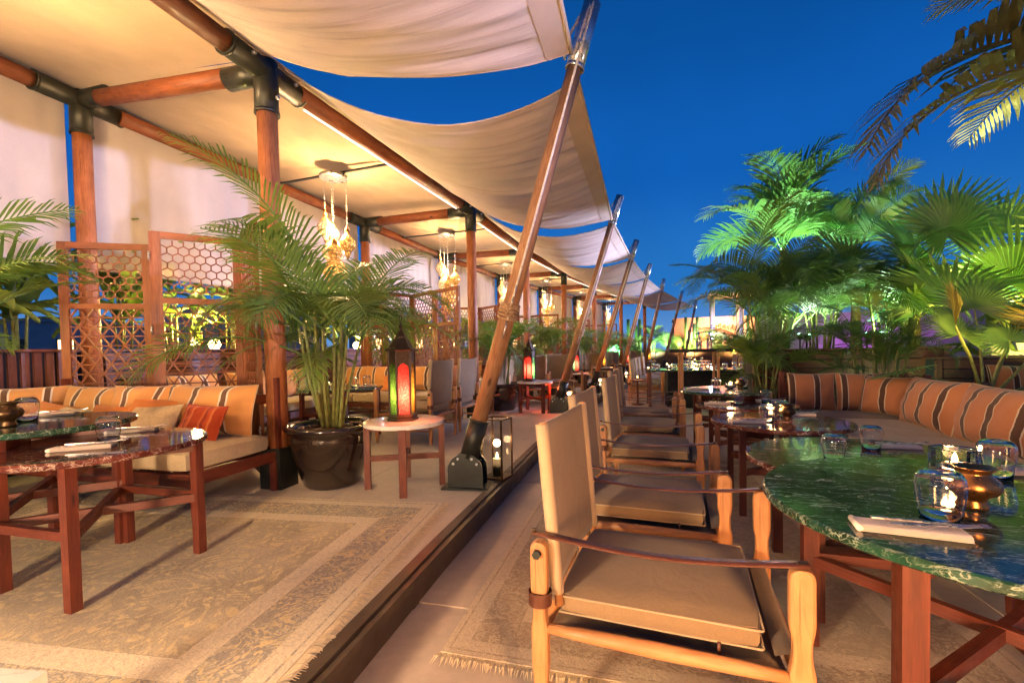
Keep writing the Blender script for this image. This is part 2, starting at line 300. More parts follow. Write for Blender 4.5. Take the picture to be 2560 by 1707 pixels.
# ------------------------------------------------------------------ mesh builder
class MB:
    def __init__(s): s.v = []; s.f = []; s.uv = []; s.sm = []
    def add(s, vs, fs, uvs=None, smooth=False):
        o = len(s.v); s.v += [tuple(x) for x in vs]
        for i, f in enumerate(fs):
            s.f.append(tuple(o + j for j in f)); s.sm.append(smooth)
            s.uv += (uvs[i] if uvs else [(0, 0)] * len(f))
        return s
    def bar(s, p0, p1, w, h, up=(0, 0, 1), taper=1.0):
        p0, p1 = V(p0), V(p1); d = p1 - p0; L = d.length; d = d / L
        u = V(up)
        if abs(d.dot(u)) > 0.98: u = V((0, 1, 0)) if abs(d.y) < .9 else V((1, 0, 0))
        a = d.cross(u).normalized(); b = a.cross(d).normalized()
        vs = []
        for P, k in ((p0, 1), (p1, taper)):
            for sa, sb in ((-1, -1), (1, -1), (1, 1), (-1, 1)): vs.append(P + a * sa * w / 2 * k + b * sb * h / 2 * k)
        fs = [(3, 2, 1, 0), (4, 5, 6, 7)] + [(i, (i + 1) % 4, 4 + (i + 1) % 4, 4 + i) for i in range(4)]
        r = random.random() * 9
        cap = [(r, 0), (r + .03, 0), (r + .03, .03), (r, .03)]
        uv = [cap, cap] + [[(r, i * .11), (r, i * .11 + .1), (r + L, i * .11 + .1), (r + L, i * .11)] for i in range(4)]
        return s.add(vs, fs, uv)
    def box(s, c, d, rz=0.0):
        c = V(c); m = Matrix.Rotation(rz, 3, 'Z'); x, y, z = d
        ax = max(range(3), key=lambda i: d[i])
        e = [V((x, 0, 0)), V((0, y, 0)), V((0, 0, z))][ax]
        vs = [c + m @ V((sx_ * x / 2, sy * y / 2, sz * z / 2)) for sz in (-1, 1) for sx_, sy in ((-1, -1), (1, -1), (1, 1), (-1, 1))]
        fs = [(3, 2, 1, 0), (4, 5, 6, 7), (0, 1, 5, 4), (1, 2, 6, 5), (2, 3, 7, 6), (3, 0, 4, 7)]
        r = random.random() * 9; uv = []
        for f in fs:
            row = []
            for j in f:
                q = m.transposed() @ (vs[j] - c); o = [q[k] for k in range(3) if k != ax]
                row.append((r + q[ax], o[0] + o[1] * 1.3))
            uv.append(row)
        return s.add(vs, fs, uv)
    def tube(s, pts, r, seg=10, caps=True, smooth=True):
        pts = [V(p) for p in pts]; n = len(pts)
        rs = r if isinstance(r, (list, tuple)) else [r] * n
        t0 = (pts[1] - pts[0]).normalized(); u = V((0, 0, 1)) if abs(t0.z) < .9 else V((1, 0, 0))
        a = t0.cross(u).normalized(); vs = []; ll = [0]; r0 = random.random() * 9
        for i, p in enumerate(pts):
            t = (pts[min(i + 1, n - 1)] - pts[max(i - 1, 0)]).normalized()
            a = (a - t * a.dot(t)).normalized(); b = t.cross(a)
            if i: ll.append(ll[-1] + (p - pts[i - 1]).length)
            for k in range(seg):
                g = 2 * pi * k / seg; vs.append(p + (a * cos(g) + b * sin(g)) * rs[i])
        fs = []; uv = []
        for i in range(n - 1):
            for k in range(seg):
                k2 = (k + 1) % seg
                fs.append((i * seg + k, i * seg + k2, (i + 1) * seg + k2, (i + 1) * seg + k))
                c = 2 * pi * max(rs) / seg
                uv.append([(r0 + ll[i], k * c), (r0 + ll[i], (k + 1) * c), (r0 + ll[i + 1], (k + 1) * c), (r0 + ll[i + 1], k * c)])
        s.add(vs, fs, uv, smooth)
        if caps:
            o = len(s.v) - len(vs)
            s.f.append(tuple(o + k for k in reversed(range(seg)))); s.sm.append(False); s.uv += [(r0, 0)] * seg
            s.f.append(tuple(o + (n - 1) * seg + k for k in range(seg))); s.sm.append(False); s.uv += [(r0, 0)] * seg
        return s
    def lathe(s, prof, c=(0, 0, 0), seg=24, smooth=True, close=False, sq=None):
        c = V(c); vs = []; fs = []; uv = []; n = len(prof)
        for r, z in prof:
            for k in range(seg):
                g = 2 * pi * (k + .5) / seg; vs.append(c + V((r * cos(g), r * sin(g), z)))
        for i in range(n - 1 + (1 if close else 0)):
            j = (i + 1) % n
            for k in range(seg):
                k2 = (k + 1) % seg; fs.append((i * seg + k, i * seg + k2, j * seg + k2, j * seg + k))
                uv.append([(k / seg, i / n), ((k + 1) / seg, i / n), ((k + 1) / seg, (i + 1) / n), (k / seg, (i + 1) / n)])
        return s.add(vs, fs, uv, smooth)
    def disc(s, c, r, z0, z1, seg=40, bev=0.004):
        return s.lathe([(0.0001, z0), (r - bev, z0), (r, z0 + bev), (r, z1 - bev), (r - bev, z1), (0.0001, z1)], c, seg, False)
    def prism(s, poly, z0, z1):
        n = len(poly); vs = [(x, y, z0) for x, y in poly] + [(x, y, z1) for x, y in poly]
        fs = [tuple(reversed(range(n))), tuple(range(n, 2 * n))] + [(i, (i + 1) % n, n + (i + 1) % n, n + i) for i in range(n)]
        return s.add(vs, fs, [[(vs[j][0], vs[j][1]) for j in f] for f in fs])
    def grid(s, fn, nu, nv, smooth=True, wrap=False):
        vs = [fn(i / nu, j / nv) for j in range(nv + 1) for i in range(nu + 1)]
        fs = []; uv = []
        for j in range(nv):
            for i in range(nu):
                a = j * (nu + 1) + i; fs.append((a, a + 1, a + nu + 2, a + nu + 1))
                uv.append([(i / nu, j / nv), ((i + 1) / nu, j / nv), ((i + 1) / nu, (j + 1) / nv), (i / nu, (j + 1) / nv)])
        return s.add(vs, fs, uv, smooth)
    def mesh(s, name, mat):
        me = bpy.data.meshes.new(name); me.from_pydata(s.v, [], s.f)
        ul = me.uv_layers.new(name='UVMap'); flat = [x for p in s.uv for x in p]; ul.data.foreach_set('uv', flat)
        me.polygons.foreach_set('use_smooth', s.sm); me.materials.append(MATS[mat]); me.update(); return me
    def build(s, name, mat, parent=None, loc=None, rot=None):
        return put(name, s.mesh(name, mat), parent, loc, rot)
def put(name, me, parent=None, loc=None, rot=None, scale=None):
    o = bpy.data.objects.new(name, me); COL.objects.link(o)
    if parent: o.parent = parent
    if loc is not None: o.location = loc
    if rot is not None: o.rotation_euler = rot
    if scale is not None: o.scale = scale
    return o
def tag(o, label=None, cat=None, group=None, kind=None):
    if label: o['label'] = label
    if cat: o['category'] = cat
    if group: o['group'] = group
    if kind: o['kind'] = kind
    return o
def thing(name, label, cat, loc=(0, 0, 0), rz=0.0, group=None):
    o = bpy.data.objects.new(name, None); COL.objects.link(o); o.location = loc; o.rotation_euler = (0, 0, rz)
    o.empty_display_size = 0.1
    return tag(o, label, cat, group)
KIDS = {}
def copy_tree(o, parent=None):
    c = o.copy(); COL.objects.link(c)
    if parent is not None: c.parent = parent
    for ch in [k for k in bpy.data.objects if k.parent == o]: copy_tree(ch, c)
    return c
def clone(o, loc, rz, label, group=None, scale=None):
    kids = kidmap(o)
    c = _cl(o, None, kids); c.location = loc; c.rotation_euler = (0, 0, rz)
    if scale: c.scale = scale
    c['label'] = label
    if group: c['group'] = group
    return c
def kidmap(o):
    k = {}
    def walk(p):
        k[p.name] = list(p.children)
        for ch in p.children: walk(ch)
    walk(o); return k
def _cl(o, parent, kids):
    c = o.copy(); COL.objects.link(c); c.parent = parent
    for ch in kids.get(o.name, []): _cl(ch, c, kids)
    return c
def shade_auto(o): pass
def bevel(o, w=0.004, seg=2):
    m = o.modifiers.new('bevel', 'BEVEL'); m.width = w; m.segments = seg; m.limit_method = 'ANGLE'; m.angle_limit = R(40)
    return o

# ------------------------------------------------------------------ layout of the curving terrace
LOW = -0.15
A = [(-2.75, -0.2), (-1.765, 3.40), (-0.57, 6.79), (0.33, 9.62), (1.45, 12.42), (2.75, 15.05), (4.30, 17.85), (6.0, 20.5)]
P0 = [(-1.35, -0.2), (-0.34, 3.30), (0.72, 7.18), (1.82, 10.24), (3.12, 13.1), (4.72, 16.35), (6.60, 19.9), (8.5, 22.6)]
PT = [(-0.42, -0.55), (0.59, 3.14), (1.70, 7.01), (2.74, 9.87), (3.87, 12.63), (5.18, 15.4), (7.07, 18.79), (8.98, 22.05)]
ZJ = 3.06
NB = len(A)
VV = []; UL = []
for i in range(NB):
    a = A[max(i - 1, 0)]; b_ = A[i] if i else A[1]
    d = V((b_[0] - a[0], b_[1] - a[1], 0)).normalized(); VV.append(d); UL.append(V((-d.y, d.x, 0)))
WB = 1.95
Bp = [V((*A[i], 0)) + UL[i] * (2.25 if i < 2 else WB) + VV[i] * (.22 if i < 2 else .1) for i in range(NB)]
def loc(i, a, b, z=0.0):
    p = V((*A[i], 0)) + UL[i] * a + VV[i] * b; return V((p.x, p.y, z))
def head(i): return atan2(VV[i].y, VV[i].x)      # direction along the terrace, away from the camera

# ------------------------------------------------------------------ ground, floors, kerb
g = MB().box((40, 60, -0.30), (400, 400, 0.2)).build('ground', 'ground_far'); tag(g, kind='structure')
EDGE = [(-1.75, -3.0), (-0.95, 0.0), (-0.63, 1.34), (-0.38, 2.35), (0.27, 4.78), (1.33, 8.28), (2.45, 11.2), (3.75, 14.0), (5.3, 16.9), (7.2, 19.9), (9.3, 22.6), (12, 26.0)]
def edge_at(y):
    for (x0, y0), (x1, y1) in zip(EDGE, EDGE[1:]):
        if y0 <= y <= y1: return x0 + (x1 - x0) * (y - y0) / (y1 - y0)
    return EDGE[-1][0]
tf = MB().prism(EDGE + [(-8, 26), (-8, -3)], -0.16, -0.006).build('terrace_floor', 'concrete_low'); tag(tf, kind='structure')
k = 0; y = -2.9; sn = MB
ys = [-2.9, -1.2, 0.55, 2.1, 4.05, 5.8, 7.55, 9.4, 11.2, 13.0, 15.0, 17.0, 19.5, 22.5, 25.5]
for j in range(len(ys) - 1):
    y0, y1 = ys[j] + .004, ys[j + 1] - .004
    def line(off, tilt, y_):
        x = edge_at(y_); return (x + off, y_ - off * tilt)
    for (o0, o1) in ((-0.055, -1.0), (-1.008, -2.8), (-2.808, -4.6)):
        t = .3
        q = [line(o0, t, y0), line(o0, t, y1), line(o1, t, y1), line(o1, t, y0)]
        MB().prism(q[::-1], -0.006, 0.0).build('floor_slab', 'concrete', tf)
kb = MB()
for (x0, y0), (x1, y1) in zip(EDGE, EDGE[1:]):
    d = V((x1 - x0, y1 - y0, 0)).normalized(); nn = V((d.y, -d.x, 0)); a = V((x0, y0, 0)); b_ = V((x1, y1, 0))
    kb.bar(a - nn * .025 + V((0, 0, -.004)), b_ - nn * .025 + V((0, 0, -.004)), .055, .02)
    kb.bar(a + nn * .004 + V((0, 0, -.085)), b_ + nn * .004 + V((0, 0, -.085)), .016, .15)
    kb.bar(a + nn * .02 + V((0, 0, -.02)), b_ + nn * .02 + V((0, 0, -.02)), .03, .03)
kb.build('kerb', 'kerb_paint')['kind'] = 'structure'
lf = MB().box((13, 12, LOW - .056), (34, 36, .1)).build('lower_floor', 'concrete_low'); tag(lf, kind='structure')
for ix in range(-3, 8):
    for iy in range(-2, 13):
        c = (0.9 + ix * 1.52 + iy * .42, 0.6 + iy * 1.9 - ix * .45)
        if c[0] < edge_at(min(max(c[1], -3), 26)) - 0.3 or c[1] > 26: continue
        MB().box((c[0], c[1], LOW - .003), (1.5, 1.88, .006), -0.26).build('floor_slab', 'concrete_low', lf)

# ------------------------------------------------------------------ pergola: columns with steel joints, beams, roof cloth, curtains
ordn = ['', 'nearest', 'second nearest', 'third', 'fourth', 'fifth', 'sixth', 'seventh']
def column(i, row, p, z):
    lab = {('A', 1): 'timber column rising behind the big potted palm, black steel joint on top', ('B', 1): 'back row timber column behind the two nearest folding screens, washed in violet light'}.get((row, i),
        f"{ordn[i]} timber column of the {'front' if row == 'A' else 'back'} row of the pergola, counted from the camera" if i else 'timber pergola column behind the camera')
    h = head(i)
    t = thing('timber_column', lab, 'column', (p[0], p[1], 0), h, 'timber columns of the pergola')
    z = z - 0.0
    MB().tube([(0, 0, .28), (0, 0, z / 2), (0, 0, z - .22)], [.074, .072, .070], 20).build('shaft', 'pole_wood', t)
    s = MB().tube([(0, 0, z - .30), (0, 0, z + .07)], .083, 20)
    s.tube([(-.34 if i else 0, 0, z), (.34, 0, z)], .080, 18)
    sgn = 1 if row == 'A' else -1
    s.tube([(0, 0, z), (0, sgn * .34, z)], .080, 18)
    s.tube([(-.35, 0, z), (-.33, 0, z)], .085, 18).tube([(.33, 0, z), (.35, 0, z)], .085, 18).tube([(0, 0, z - .31), (0, 0, z - .29)], .088, 20)
    s.build('steel_joint', 'steel_black', t)
    for q in ((0.2, .094 * -sgn, z), (-.2, -.094 * sgn, z), (0, -.1 * sgn, z - .2)):
        MB().tube([(q[0], q[1] - .012, q[2]), (q[0], q[1] + .012, q[2])], .014, 6).build('bolt', 'steel_bright', t)
    MB().box((0, 0, .15), (.18, .18, .30)).build('column_base', 'steel_black', t)
    return t
def beam(a, b_, z0, z1, lab, strip=None, r=.068):
    a = V((*a[:2], z0)); b_ = V((*b_[:2], z1)); d = (b_ - a).normalized()
    t = thing('timber_beam', lab, 'beam', a, 0, 'timber beams of the pergola')
    MB().tube([V((0, 0, 0)) + d * .3, (b_ - a) / 2, (b_ - a) - d * .3], r, 18).build('shaft', 'beam_wood', t)
    if strip:
        off = V((strip.x, strip.y, 0)) * .035 + V((0, 0, -.074))
        MB().bar(off + d * .4, (b_ - a) - d * .4 + off, .012, .006).build('light_channel', 'led_strip', t)
    return t
ZA = [ZJ] * NB; ZB = [ZJ + .27, ZJ + .27] + [ZJ + .06] * (NB - 2)
for i in range(1, NB):
    column(i, 'A', A[i], ZA[i]); column(i, 'B', Bp[i], ZB[i])
nm = ['', 'nearest', 'second', 'third', 'fourth', 'fifth', 'sixth', 'seventh']
for i in range(1, NB):
    beam(A[i - 1], A[i], ZA[i - 1], ZA[i], f'front eaves beam of the {nm[i]} pergola bay, under the sail edge', UL[i] if i > 1 else None)
    beam(Bp[i - 1], Bp[i], ZB[i - 1], ZB[i], f'back eaves beam of the {nm[i]} pergola bay, above the curtain', None)
    beam(A[i], Bp[i], ZA[i], ZB[i], f'cross beam closing the {nm[i]} pergola bay', None)
def roof(i):
    a0, a1, b0, b1 = [V((*q[:2], z_ + .10)) for q, z_ in ((A[i - 1], ZJ), (A[i], ZJ), (Bp[i - 1], ZB[i - 1]), (Bp[i], ZB[i]))]
    def f(u, v):
        p = (a0.lerp(a1, v)).lerp(b0.lerp(b1, v), u * 1.13 - .03)
        s = sin(pi * u) * sin(pi * v)
        star = 0.012 * sin(14 * atan2(v - .5, u - .5)) * s
        z = p.z + .05 * u - .05 * s + star + .012 * noise.noise(V((u * 3, v * 9, i * 7.))) 
        return (p.x, p.y, z)
    o = MB().grid(f, 40, 60).build('roof_cloth', 'roof_cloth')
    tag(o, f'cream cloth ceiling stretched over the {nm[i]} pergola bay', 'awning', 'cloth ceilings of the pergola bays')
for i in range(1, NB): roof(i)
def curtain(i):
    a, b_ = Bp[i - 1], Bp[i]; d = (b_ - a).normalized(); nn = V((-d.y, d.x, 0))
    L = (b_ - a).length; zb = 1.83
    def f(u, v):
        x = .07 + (L - .14) * u
        zt = ZB[i - 1] + (ZB[i] - ZB[i - 1]) * u + .09
        fold = .012 * sin(x * 9 + 3 * sin(x * 2.1)) + .02 * noise.noise(V((x * 2.2, v * .8, i))) + .006 * sin(x * 31)
        p = a + d * x + nn * (.10 + fold * (1.2 - .5 * v)); return (p.x, p.y, zb + (zt - zb) * v + .02 * sin(x * 3) * (1 - v))
    t = thing('hanging_curtain', f'cream side curtain hanging behind the {nm[i]} pergola bay', 'curtain', (0, 0, 0), 0, 'side curtains of the pergola')
    MB().grid(f, 90, 10).build('curtain_cloth', 'curtain_cloth', t)
    p0 = a + d * .07 + nn * .10; p1 = a + d * (L - .07) + nn * .10
    MB().tube([(p0.x, p0.y, zb), (p1.x, p1.y, zb)], .014, 8).build('hem_bar', 'curtain_cloth', t)
for i in range(1, NB): curtain(i)

# ------------------------------------------------------------------ sails and raking poles
def sail(i):
    a0, a1 = V((*A[i - 1], ZJ + .12)), V((*A[i], ZJ + .12)); 
    q0, q1 = [V((*PT[k_], 2.93)).lerp(V((*A[k_], 2.93)), .055) for k_ in (i - 1, i)]
    g = .05
    c0, c1 = q0.lerp(q1, g), q1.lerp(q0, g * .6)
    def f(u, v):       # u from beam to poles, v along
        vv = .035 + .93 * v
        a = a0.lerp(a1, vv); b_ = c0.lerp(c1, v)
        # side edges curve inwards
        p = a.lerp(b_, u)
        # side edges are hollow: the panel narrows in the middle of its span
        mid = (a0.lerp(a1, .5)).lerp(c0.lerp(c1, .5), u)
        p = p.lerp(mid, .085 * 4 * u * (1 - u) * abs(2 * v - 1) ** 1.5)
        sag = (.26 + .10 * sin(pi * v)) * 4 * u * (1 - u) * (1 + .35 * (1 - u))
        x = v * 3.6
        wr = .022 * noise.noise(V((u * 1.3, x * 5.0 + .9 * sin(u * 3), i * 5.))) + .012 * noise.noise(V((u * 2.4 + 4, x * 11, i * 3.))) + .006 * noise.noise(V((u * 5, x * 24, i)))
        seam = 0.010 * math.exp(-((u - .36) / .03) ** 2) * sin(x * 26 + 2 * noise.noise(V((x * 3, 0, 0))))
        k = min(1, 6 * u, 8 * (1 - u))
        return (p.x, p.y, p.z - sag + (wr * 1.5 + seam) * k)
    t = thing('shade_sail', {1: 'nearest cream shade sail, overhead, its sagging edge cut by the top of the photo'}.get(i, f'{nm[i]} cream shade sail from the camera, slung between pergola and raking poles'), 'shade sail', (0, 0, 0), 0, 'shade sails between pergola and raking poles')
    MB().grid(f, 56, 150 if i < 3 else 70).build('sail_cloth', 'sail_cloth', t)
    MB().tube([f(1, j / 20) for j in range(21)], .016, 8).build('edge_rope', 'hem_cloth', t)
    def hb(u, v):
        p = V(f(.93 + .068 * u, v)); p.z -= .006; return p
    MB().grid(hb, 3, 60).build('hem', 'hem_cloth', t)
    for s_ in (0, 1): MB().tube([f(u / 20, s_) for u in range(21)], .007, 6).build('side_hem', 'sail_cloth', t)
    return f
SF = {i: sail(i) for i in range(1, NB)}
plab = {1: 'nearest raking timber pole with rope lashing, on a black steel shoe at the platform edge'}
def rake_pole(i):
    base_ = V((*P0[i], 0)); top = V((*PT[i], 3.31)); d3 = top - base_
    ang = atan2(d3.y, d3.x); L = hypot(d3.x, d3.y)
    t = thing('raking_pole', plab.get(i, f'{nm[i]} raking timber pole from the camera, on a black steel shoe'), 'pole', base_, ang, 'raking poles along the platform edge')
    o = V((0, 0, .16)); T = V((L, 0, 3.31)); d = (T - o).normalized(); LL = (T - o).length
    MB().tube([o + d * .28, o + d * (LL * .5), T - d * .42], [.058, .056, .052], 20).build('shaft', 'mast_wood', t)
    MB().tube([o + d * .06, o + d * .34], .070, 20).tube([o + d * .33, o + d * .345], .075, 20).build('lower_socket', 'steel_black', t)
    tc_ = MB().tube([T - d * .44, T - d * .0], .061, 20)
    tc_.tube([T - d * .44, T - d * .415], .066, 20); tc_.tube([T - d * .30 + V((0, -.09, 0)), T - d * .30 + V((0, .09, 0))], .012, 8)
    tc_.build('upper_socket', 'steel_bright', t)
    # shoe: two half-round cheek plates with bolt holes
    for s_ in (-1, 1):
        pts = [(-.13, 0), (.13, 0)] + [(.13 * cos(g_), .12 + .12 * sin(g_)) for g_ in [k_ * pi / 12 for k_ in range(13)]]
        vs = [(x, s_ * .062 - .006, z + .012) for x, z in pts] + [(x, s_ * .062 + .006, z + .012) for x, z in pts]; n = len(pts)
        fs = [tuple(range(n)), tuple(reversed(range(n, 2 * n)))] + [(i_, n + i_, n + (i_ + 1) % n, (i_ + 1) % n) for i_ in range(n)]
        MB().add(vs, fs).build('cheek_plate', 'steel_black', t)
        for g_ in (30, 60, 120, 150):
            x, z = .10 * cos(R(g_)), .13 + .10 * sin(R(g_))
            MB().tube([(x, s_ * .062 - .011, z), (x, s_ * .062 + .011, z)], .010, 8).build('bolt', 'steel_bright', t)
    MB().box((0, 0, .006), (.34, .22, .012)).build('base_plate', 'steel_black', t)
    # white hoisting rope up the pole, jute lashing with cleats
    side = V((-d.z, 0, d.x)); y_ = V((0, -1, 0)); sd = (y_ * .9 + V((0.25, 0, 0))).normalized()
    rp = []
    for k_ in range(30):
        f = k_ / 29; p = o + d * (LL * .33 + (LL * .66) * f); rp.append(p + sd * (.066 + .003 * sin(k_ * 1.7)))
    MB().tube(rp, .009, 6).build('hoisting_rope', 'rope_white', t)
    lash = MB()
    for q in range(7):
        c_ = o + d * (LL * .335 + q * .016); a_ = d.cross(V((0, 1, 0))).normalized(); b2 = V((0, 1, 0))
        lash.tube([c_ + (a_ * cos(g_) + b2 * sin(g_)) * (.066 + .004 * random.random()) + d * .01 * sin(g_ + q) for g_ in [k_ * pi / 7 for k_ in range(15)]], .008, 5)
    for q in range(5):
        c_ = o + d * (LL * .335 + .05) + sd * .07
        lash.tube([c_ + V((random.uniform(-.03, .03), random.uniform(-.02, .0), random.uniform(-.05, .05))) for _ in range(5)], .006, 5)
    lash.build('rope_lashing', 'rope_jute', t)
    for q in (-.09, .17):
        c_ = o + d * (LL * .335 + q) + sd * .066
        MB().tube([c_ - d * .06, c_ - d * .03 + sd * .03, c_ + d * .03 + sd * .03, c_ + d * .06], .006, 6).build('cleat', 'steel_bright', t)
    # shackle and short chain from the cap to the sail corner
    c0 = T - d * .05 + V((-.055, 0, 0)); c1 = T - d * .36 + V((-.09, 0, 0))
    MB().tube([c0, (c0 + c1) / 2 + V((-.03, 0, 0)), c1], .010, 6).tube([T - d * .05 + V((.0, -.06, 0)), T - d * .4 + V((-.02, -.068, 0))], .009, 6).build('tackle_rope', 'rope_white', t)
    ri = MB(); c_ = (c0 + c1) / 2 + V((-.035, 0, -.03))
    ri.tube([c_ + V((.022 * cos(g_), 0, .05 * sin(g_))) for g_ in [k_ * pi / 6 for k_ in range(13)]], .006, 6, False)
    c_ = c_ + V((-.0, 0, -.1)); ri.tube([c_ + V((0, .022 * cos(g_), .05 * sin(g_))) for g_ in [k_ * pi / 6 for k_ in range(13)]], .006, 6, False)
    ri.build('shackle', 'steel_bright', t)
for i in range(1, NB): rake_pole(i)

# ------------------------------------------------------------------ palms
def frond_mesh(name, L=1.25, pairs=38, droop=.9, leafL=.36, seed=1, mat='leaf_areca', lift=.35):
    rnd = random.Random(seed); m = MB(); n = 24
    path = []; p = V((0, 0, 0)); ang = radians_ = 1.1 - .0
    pts = []
    for k_ in range(n + 1):
        f = k_ / n; pts.append(p.copy()); a_ = lift + .55 - droop * 1.75 * f ** 1.35
        p = p + V((cos(a_), .02 * sin(k_ * .3 + seed), sin(a_))) * (L / n)
    m.tube(pts, [.009 * (1 - .8 * k_ / n) + .0015 for k_ in range(n + 1)], 5, False)
    for k_ in range(pairs):
        f = .16 + .84 * k_ / (pairs - 1); x = f * n; i0 = min(int(x), n - 1); q = pts[i0].lerp(pts[i0 + 1], x - i0)
        t_ = (pts[i0 + 1] - pts[i0]).normalized(); up = V((-t_.z, 0, t_.x))
        ll = leafL * (sin(pi * (f * .80 + .17)) ** .7) * rnd.uniform(.85, 1.1)
        for s_ in (-1, 1):
            fwd = .55 + .55 * f + rnd.uniform(-.08, .08); vup = .35 - .25 * f + rnd.uniform(-.12, .12)
            d = (t_ * fwd + V((0, s_, 0)) + up * vup).normalized(); w_ = ll * (.019 if mat == 'leaf_areca' else .034) + .0022
            wd = d.cross(up).normalized() * w_
            q1 = q + d * ll * .35; q2 = q + d * ll * .72 + V((0, 0, -.05 * ll)); q3 = q + d * ll + V((0, 0, -.17 * ll - .02 * rnd.random()))
            m.add([q - wd * .4, q + wd * .4, q1 - wd + up * -.003, q1 + wd, q2 - wd * .75, q2 + wd * .75, q3], [(0, 1, 3, 2), (2, 3, 5, 4), (4, 5, 6)],
                  [[(0, 0), (0, 1), (.35, 1), (.35, 0)], [(.35, 0), (.35, 1), (.7, 1), (.7, 0)], [(.7, 0), (.7, 1), (1, .5)]])
    return m.mesh(name, mat)
FR = [frond_mesh('frond', L=1.25, seed=1), frond_mesh('frond', L=1.05, droop=1.15, seed=2), frond_mesh('frond', L=1.35, droop=.6, seed=3, lift=.55), frond_mesh('frond', L=.9, droop=1.4, leafL=.3, seed=4)]
KF = [frond_mesh('frond', L=1.75, pairs=34, droop=.85, leafL=.62, seed=21, mat='leaf_fan', lift=.5), frond_mesh('frond', L=1.55, pairs=30, droop=1.1, leafL=.55, seed=22, mat='leaf_fan', lift=.6)]
def feather_palm(label, p, n, ht, sc, seed, group, lean=0.0):
    rnd = random.Random(seed); t = thing('feather_palm', label, 'palm', p, 0, group)
    MB().tube([(0, 0, 0), (.04, .02, ht * .5), (lean, .0, ht)], [.11, .08, .05], 12).build('trunk', 'palm_trunk', t)
    for k_ in range(n):
        g_ = k_ * 2.4 + rnd.uniform(-.3, .3); inc = (-.72, -.5, -.3, -.05, .3)[k_ % 5] + rnd.uniform(-.12, .12); s_ = sc * rnd.uniform(.8, 1.1)
        put('frond', KF[k_ % 2], t, (lean, 0, ht - .05 * rnd.random()), (rnd.uniform(-.5, .5), inc, g_), (s_, s_, s_))
    return t
def areca(name, label, p, h=1.25, n=22, sc=1.0, seed=0, group=None, parent_pot=True, spread=1.0, low=.1, zbase=0.42, stems=7, rmax=.11, cat='palm', fmin=.5, inc0=.18, avoid=None):
    """clump of thin stalks with arching fronds; base of the stalks at p"""
    rnd = random.Random(seed); t = thing(name, label, cat, p, rnd.uniform(0, 6), group)
    tops = []
    for k_ in range(stems):
        g_ = 2 * pi * k_ / stems + rnd.uniform(-.3, .3); r0 = rnd.uniform(.25, 1) * rmax; r1 = r0 + rnd.uniform(.04, .16) * h
        hh = h * rnd.uniform(.45, .8)
        a_ = V((r0 * cos(g_), r0 * sin(g_), zbase - .06)); b_ = V((r1 * cos(g_), r1 * sin(g_), zbase + hh))
        MB().tube([a_, a_.lerp(b_, .5) + V((rnd.uniform(-.02, .02), rnd.uniform(-.02, .02), 0)), b_], [.016, .013, .009], 7).build('stem', 'stalk', t)
        tops.append((a_, b_))
    for k_ in range(n):
        a_, b_ = tops[k_ % stems]; f = rnd.uniform(fmin, 1.0) if k_ > stems else 1.0
        p_ = a_.lerp(b_, f); g_ = k_ * 2.4 + rnd.uniform(-.4, .4)
        inc = (-.42 if k_ % 4 == 0 else inc0) + rnd.uniform(-.3, .4) - (1 - f) * .15
        s_ = sc * rnd.uniform(.72, 1.08)
        if avoid is not None and inc < -.1: inc = (.1 if cos(g_ + t.rotation_euler.z) > -.25 else -.12) + .25 * rnd.random()
        if avoid is not None and abs((g_ + t.rotation_euler.z - avoid + pi) % (2 * pi) - pi) < .75:
            if k_ % 2: continue
            inc, p_ = .16 + .25 * rnd.random(), b_
        o = put('frond', FR[(k_ + seed) % 4], t, p_, (rnd.uniform(-.35, .35), inc, g_ * 1.0), (s_, s_, s_))
        o.rotation_mode = 'XYZ'
    return t
def fan_mesh(name, R_=.62, n=34, spread=R(250), mat='leaf_fan', seed=1, cup=.25, pet=.0):
    rnd = random.Random(seed); m = MB()
    for k_ in range(n):
        g0 = -spread / 2 + spread * k_ / n; g1 = -spread / 2 + spread * (k_ + 1) / n; gm = (g0 + g1) / 2
        r_ = R_ * (.82 + .18 * cos(gm * .8)) * rnd.uniform(.9, 1.05); j = r_ * .55
        c = lambda r, g, z: V((r * cos(g), r * sin(g), z + cup * r * r / R_ * .9 * (1 if r < j * 1.1 else .55)))
        dr = -.10 * r_ * rnd.uniform(.2, 1.5)
        vs = [V((0, 0, 0)), c(j, g0, .0), c(j, gm, .014), c(j, g1, .0), c(r_ * .8, gm - (g1 - g0) * .22, dr * .3), c(r_ * .8, gm + (g1 - g0) * .22, dr * .3), c(r_, gm, dr)]
        m.add(vs, [(0, 1, 2), (0, 2, 3), (1, 4, 2), (2, 4, 5), (2, 5, 3), (4, 6, 5)],
              [[(0, .5), (.5, 0), (.5, .5)], [(0, .5), (.5, .5), (.5, 1)], [(.5, 0), (.8, .3), (.5, .5)], [(.5, .5), (.8, .3), (.8, .7)], [(.5, .5), (.8, .7), (.5, 1)], [(.8, .3), (1, .5), (.8, .7)]])
    return m.mesh(name, mat)
FANS = {'g': [fan_mesh('fan_leaf', seed=s_, cup=c_) for s_, c_ in ((1, .25), (2, .1), (3, .45))], 'd': [fan_mesh('fan_leaf', seed=9, spread=R(110), mat='leaf_fan_dry', cup=.5)]}
